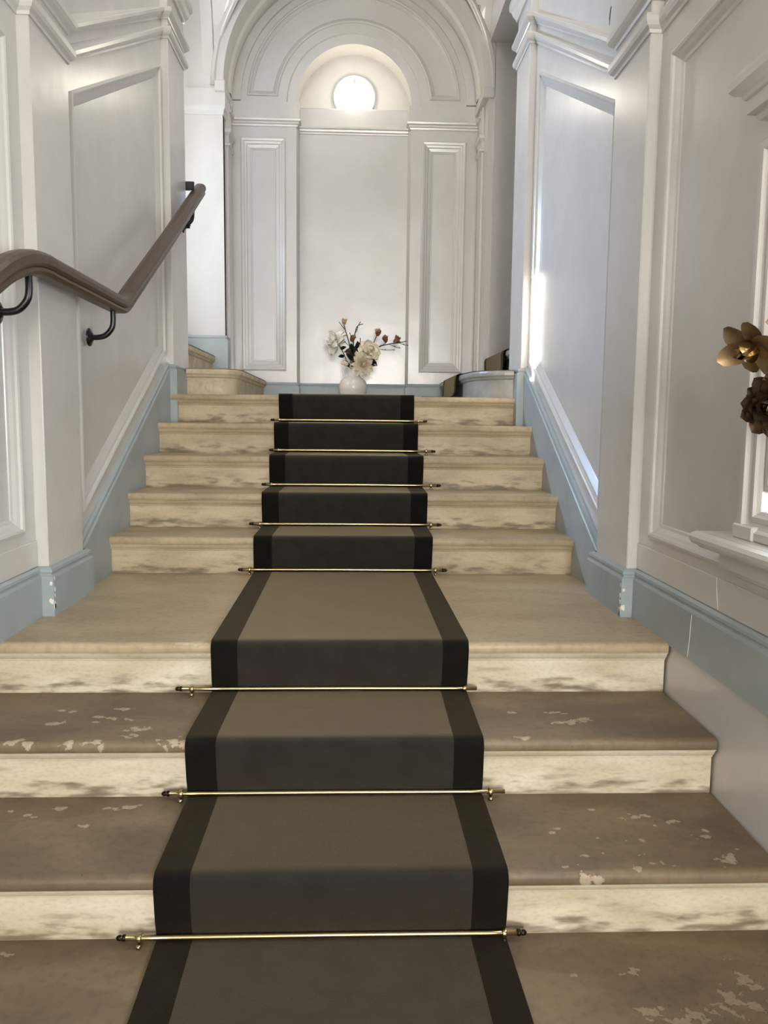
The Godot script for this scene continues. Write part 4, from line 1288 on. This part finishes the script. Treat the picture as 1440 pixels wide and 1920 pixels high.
func build_bouquet() -> void:
	var z := -5.22
	var vb := Vector3(0.036, 8 * RISE, z)
	var t := thing("jug", "round white ceramic jug holding flowers on the upper landing", "vase", vb)
	var st := mb(true)
	lathe(st, [Vector2(0.0, 0.002), Vector2(0.075, 0.0), Vector2(0.082, 0.006), Vector2(0.104, 0.045), Vector2(0.118, 0.085), Vector2(0.124, 0.125), Vector2(0.121, 0.155), Vector2(0.108, 0.185), Vector2(0.085, 0.207), Vector2(0.062, 0.220), Vector2(0.052, 0.232), Vector2(0.048, 0.255), Vector2(0.050, 0.285), Vector2(0.057, 0.300), Vector2(0.054, 0.302), Vector2(0.046, 0.285), Vector2(0.043, 0.25), Vector2(0.05, 0.22), Vector2(0.0, 0.20)], 40)
	part("body", st, M.ceramic, t)
	st = mb(true)
	tube(st, curve([Vector3(-0.046, 0.292, 0.0), Vector3(-0.066, 0.300, 0.004), Vector3(-0.082, 0.275, 0.006), Vector3(-0.080, 0.240, 0.006), Vector3(-0.072, 0.205, 0.004)], 6), [0.009], 10)
	part("handle", st, M.ceramic, t)
	var mouth := vb + Vector3(0, 0.27, 0)
	var big := [petal_mesh(0.082, 0.036, 0.45, 0.6, 0.84, 0.16), petal_mesh(0.078, 0.040, 0.35, -0.5, 0.80, 0.16), petal_mesh(0.086, 0.034, 0.3, -0.9, 0.86, 0.18)]
	var slim := [petal_mesh(0.085, 0.016, 0.4, 0.5, 0.92), petal_mesh(0.075, 0.018, 0.4, 0.7, 0.92)]
	var tulip := [petal_mesh(0.062, 0.020, 0.5, -0.25, 0.95), petal_mesh(0.058, 0.018, 0.5, -0.1, 0.95)]
	var leaf := leaf_mesh(0.10, 0.022)
	var full := [[4, 0.10, 0.5, 0.022], [5, 0.32, 0.62, 0.016], [6, 0.58, 0.78, 0.010], [6, 0.9, 0.92, 0.002], [6, 1.25, 1.02, -0.004], [5, 1.6, 1.0, -0.01]]
	var blooms := [
		["peony", "ivory open peony facing left, highest large bloom in the white jug", Vector3(-0.115, 1.985, z + 0.03), Vector3(-0.8, 0.35, 0.5), full, big, M.petal_white, 1.3],
		["rose", "cream rose with swirled centre, right of the bouquet in the white jug", Vector3(0.175, 1.905, z + 0.06), Vector3(0.15, 0.25, 1.0), full, big, M.petal, 1.35],
		["dahlia", "cream ruffled dahlia hanging over the mouth of the white jug", Vector3(0.118, 1.805, z + 0.07), Vector3(0.2, -0.25, 1.0), [[6, 0.2, 0.5, 0.03], [9, 0.5, 0.7, 0.02], [12, 0.8, 0.85, 0.012], [14, 1.1, 1.0, 0.004], [14, 1.4, 1.05, 0.0], [12, 1.75, 1.0, -0.006]], slim, M.petal, 1.35],
		["lily", "small half-open cream lily leaning left over the jug handle", Vector3(-0.012, 1.79, z + 0.06), Vector3(-0.55, 0.55, 0.55), [[5, 0.35, 0.7, 0.0], [6, 0.75, 0.85, 0.0]], slim, M.petal, 1.1],
	]
	for f in blooms:
		var at: Vector3 = f[2]
		var ax: Vector3 = f[3]
		var o := thing(f[0], f[1], "flower", mouth, "flowers in the white jug")
		st = mb(true)
		var base := at - ax.normalized() * 0.012 - mouth
		tube(st, curve([Vector3(clampf(base.x, -0.02, 0.02), -0.04, 0.0), Vector3(base.x * 0.25, 0.03, base.z * 0.2), base * 0.75 - ax.normalized() * 0.012, base], 6), [0.004], 7)
		part("stem", st, M.twig, o)
		bloom(o, "bloom", f[5], f[4], f[6], at - mouth, ax, f[7])
		for k in 2:
			var d := Vector3(rng.randf_range(-0.6, 0.6), rng.randf_range(-0.2, 0.7), 0.35)
			place("leaf", leaf, M.leaf, o, Transform3D(aim(d).scaled_local(Vector3.ONE * 0.8), base * (0.55 + 0.25 * k)))
	# magnolia branches: way points, then buds on them
	var branches := [
		["tall twiggy magnolia branch with a pale open flower at its tip", [Vector3(0, 0, 0), Vector3(-0.02, 0.13, 0.01), Vector3(-0.03, 0.26, 0.0), Vector3(-0.07, 0.40, 0.0), Vector3(-0.085, 0.455, 0.0)], [[Vector3(-0.082, 0.445, 0.0), Vector3(0.1, 1, 0.25), true], [Vector3(-0.018, 0.30, 0.03), Vector3(0.35, 0.9, 0.4), false], [Vector3(-0.035, 0.235, 0.03), Vector3(-0.2, -0.5, 0.6), false]], [[2, Vector3(-0.075, 0.07, 0.0)], [3, Vector3(-0.05, 0.06, 0.01)], [1, Vector3(0.03, 0.09, 0.0)]]],
		["bare thin twig curving up between the magnolia flowers", [Vector3(0, 0, 0), Vector3(-0.005, 0.15, 0.0), Vector3(0.0, 0.28, 0.0), Vector3(0.015, 0.38, 0.0), Vector3(0.035, 0.435, 0.0), Vector3(0.085, 0.455, 0.0)], [], [[2, Vector3(-0.03, 0.09, 0)], [3, Vector3(0.02, 0.04, 0.01)], [4, Vector3(0.02, 0.03, 0)]]],
		["short straight twig in the middle of the bouquet", [Vector3(0, 0, 0), Vector3(0.04, 0.12, 0.0), Vector3(0.055, 0.22, 0.0), Vector3(0.06, 0.335, 0.0)], [], [[1, Vector3(-0.03, 0.07, 0)], [2, Vector3(0.04, 0.05, 0)], [1, Vector3(0.05, 0.06, 0.01)]]],
		["magnolia branch with a single brown bud and a large dark leaf", [Vector3(0, 0, 0), Vector3(0.09, 0.16, 0.0), Vector3(0.16, 0.26, 0.0), Vector3(0.205, 0.365, 0.0)], [[Vector3(0.205, 0.36, 0.0), Vector3(0.1, 1, 0.3), true], [Vector3(0.207, 0.355, 0.004), Vector3(0.3, 0.8, 0.5), false]], []],
		["long magnolia branch reaching right with brown buds near its end", [Vector3(0, 0, 0), Vector3(0.10, 0.15, 0.0), Vector3(0.19, 0.245, 0.01), Vector3(0.31, 0.285, 0.01), Vector3(0.40, 0.298, 0.0), Vector3(0.465, 0.315, 0.0)], [[Vector3(0.365, 0.305, 0.01), Vector3(0.55, 0.9, 0.3), false], [Vector3(0.35, 0.30, 0.01), Vector3(0.9, 0.55, 0.2), false], [Vector3(0.285, 0.30, 0.01), Vector3(-0.25, 0.9, 0.3), false]], [[2, Vector3(0.09, 0.05, 0.0)], [3, Vector3(0.09, -0.03, 0.0)], [2, Vector3(0.16, -0.01, 0.01)], [4, Vector3(0.07, -0.02, 0.0)]]],
	]
	for b in branches:
		var o := thing("magnolia_branch", b[0], "branch", mouth + Vector3(0, -0.05, 0), "branches in the white jug")
		st = mb(true)
		var pts := curve(b[1], 6)
		var rad := []
		for i in pts.size(): rad.append(lerpf(0.0055, 0.0032, float(i) / pts.size()))
		tube(st, pts, rad, 7)
		part("stem", st, M.twig, o)
		for k in b[3]:
			st = mb(true)
			var from: Vector3 = b[1][k[0]]
			var d: Vector3 = k[1]
			tube(st, curve([from, from + d * 0.5 + Vector3(0.004, -0.006, 0), from + d], 4), [0.0032, 0.0026], 6)
			lathe(st, [Vector2(0, -0.006), Vector2(0.0045, 0.0), Vector2(0.003, 0.008), Vector2(0, 0.012)], 8, Transform3D(aim(d), from + d))
			lathe(st, [Vector2(0, -0.005), Vector2(0.004, 0.0), Vector2(0, 0.008)], 8, Transform3D(aim(d), from + d * 0.55))
			part("twig", st, M.twig, o)
		for k in b[2]:
			var pale: bool = k[2]
			bloom(o, "bud", tulip, [[3, 0.18, 1.0, 0.0], [4, 0.42, 1.05, 0.0]], M.petal_tan if pale else M.petal_brown, k[0], k[1], 1.0)
			if pale: bloom(o, "sepal", tulip, [[4, 0.62, 0.55, 0.0]], M.petal_brown, k[0], k[1], 1.0)
		if b[0].contains("leaf"):
			place("leaf", leaf, M.leaf, o, Transform3D(aim(Vector3(-0.1, 1, 0.15), 0.4).scaled_local(Vector3(1.1, 1.1, 1.1)), Vector3(0.125, 0.215, 0.02)))
			place("leaf", leaf, M.leaf, o, Transform3D(aim(Vector3(0.15, 1, 0.1), -0.9).scaled_local(Vector3(0.9, 0.9, 0.9)), Vector3(0.135, 0.22, 0.01)))
	# loose dark leaves low in the bunch
	for q in [[Vector3(0.02, 0.10, 0.03), Vector3(-0.9, 0.35, 0.2)], [Vector3(0.0, 0.14, 0.03), Vector3(-0.25, 0.95, 0.1)], [Vector3(0.05, 0.16, 0.04), Vector3(-0.2, 0.95, 0.2)], [Vector3(0.13, 0.09, 0.06), Vector3(0.75, -0.55, 0.2)], [Vector3(0.11, 0.08, 0.07), Vector3(0.95, -0.2, 0.2)]]:
		var o := thing("leaf_spray", ["dark leaf pointing left low in the bouquet", "dark leaf standing upright left of the rose", "dark upright leaf tucked behind the cream rose", "dark leaf drooping right below the rose", "dark leaf pointing right under the rose"][[Vector3(0.02, 0.10, 0.03), Vector3(0.0, 0.14, 0.03), Vector3(0.05, 0.16, 0.04), Vector3(0.13, 0.09, 0.06), Vector3(0.11, 0.08, 0.07)].find(q[0])], "leaf", mouth, "dark leaves in the white jug")
		st = mb(true)
		tube(st, curve([Vector3(0, -0.03, 0.0), q[0] * 0.5 + Vector3(0, 0.01, 0), q[0]], 5), [0.003], 6)
		part("stem", st, M.twig, o)
		place("blade", leaf, M.leaf, o, Transform3D(aim(q[1]).scaled_local(Vector3(1.5, 1.0, 1.0)), q[0]))

func build_gold_flowers() -> void:
	var vb := Vector3(1.22, 0.993, 0.06)
	var t := thing("gold_vase", "slender gold vase on the window sill", "vase", vb)
	var st := mb(true)
	lathe(st, [Vector2(0.0, 0.0), Vector2(0.05, 0.0), Vector2(0.052, 0.008), Vector2(0.03, 0.03), Vector2(0.045, 0.09), Vector2(0.055, 0.14), Vector2(0.04, 0.19), Vector2(0.035, 0.22), Vector2(0.042, 0.235), Vector2(0.036, 0.235), Vector2(0.03, 0.2), Vector2(0.0, 0.19)], 28)
	part("body", st, M.gold, t)
	var mouth := vb + Vector3(0, 0.23, 0)
	var broad := [petal_mesh(0.112, 0.034, 0.25, 0.5, 0.80), petal_mesh(0.105, 0.036, 0.3, -0.3, 0.78)]
	var cupm := [petal_mesh(0.066, 0.036, 0.7, 0.9, 0.80)]
	var point := [petal_mesh(0.082, 0.027, 0.45, 0.6, 0.88), petal_mesh(0.076, 0.026, 0.5, 0.3, 0.86)]
	var list := [
		["gold_magnolia", "golden flower with broad spread petals and a shiny centre at right edge", Vector3(1.07, 1.515, -0.165), Vector3(-0.7, -0.45, 0.35), 0],
		["gold_dahlia", "bronze many-petalled dahlia at the right edge below the golden flower", Vector3(1.085, 1.365, -0.055), Vector3(-0.75, -0.1, 0.55), 1],
		["gold_bud", "small pointed golden bloom at the right edge above the dahlia", Vector3(1.09, 1.545, -0.02), Vector3(-0.5, 0.6, 0.4), 2],
	]
	for f in list:
		var at: Vector3 = f[2]
		var ax: Vector3 = f[3]
		var o := thing(f[0], f[1], "flower", mouth, "golden artificial flowers on the window sill")
		var b := at - mouth - ax.normalized() * 0.01
		st = mb(true)
		tube(st, curve([Vector3(0, -0.04, 0), Vector3(0, 0.04, 0), b * 0.7 + Vector3(0.03, 0.02, 0.02), b], 6), [0.004], 7)
		part("stem", st, M.gold, o)
		if f[4] == 0:
			bloom(o, "petals", broad, [[6, 1.35, 0.82, 0.0]], M.goldpetal, at - mouth, ax)
			bloom(o, "cup", cupm, [[4, 0.42, 0.85, 0.0]], M.gold, at - mouth, ax)
		elif f[4] == 1:
			bloom(o, "petals", point, [[5, 0.15, 0.6, 0.02], [8, 0.45, 0.75, 0.016], [10, 0.8, 0.9, 0.008], [12, 1.15, 1.05, 0.0], [12, 1.5, 1.15, -0.006], [10, 1.85, 1.1, -0.012]], M.golddark, at - mouth, ax)
		else:
			bloom(o, "petals", point, [[5, 0.5, 0.8, 0.0], [6, 1.0, 0.9, 0.0]], M.goldpetal, at - mouth, ax)
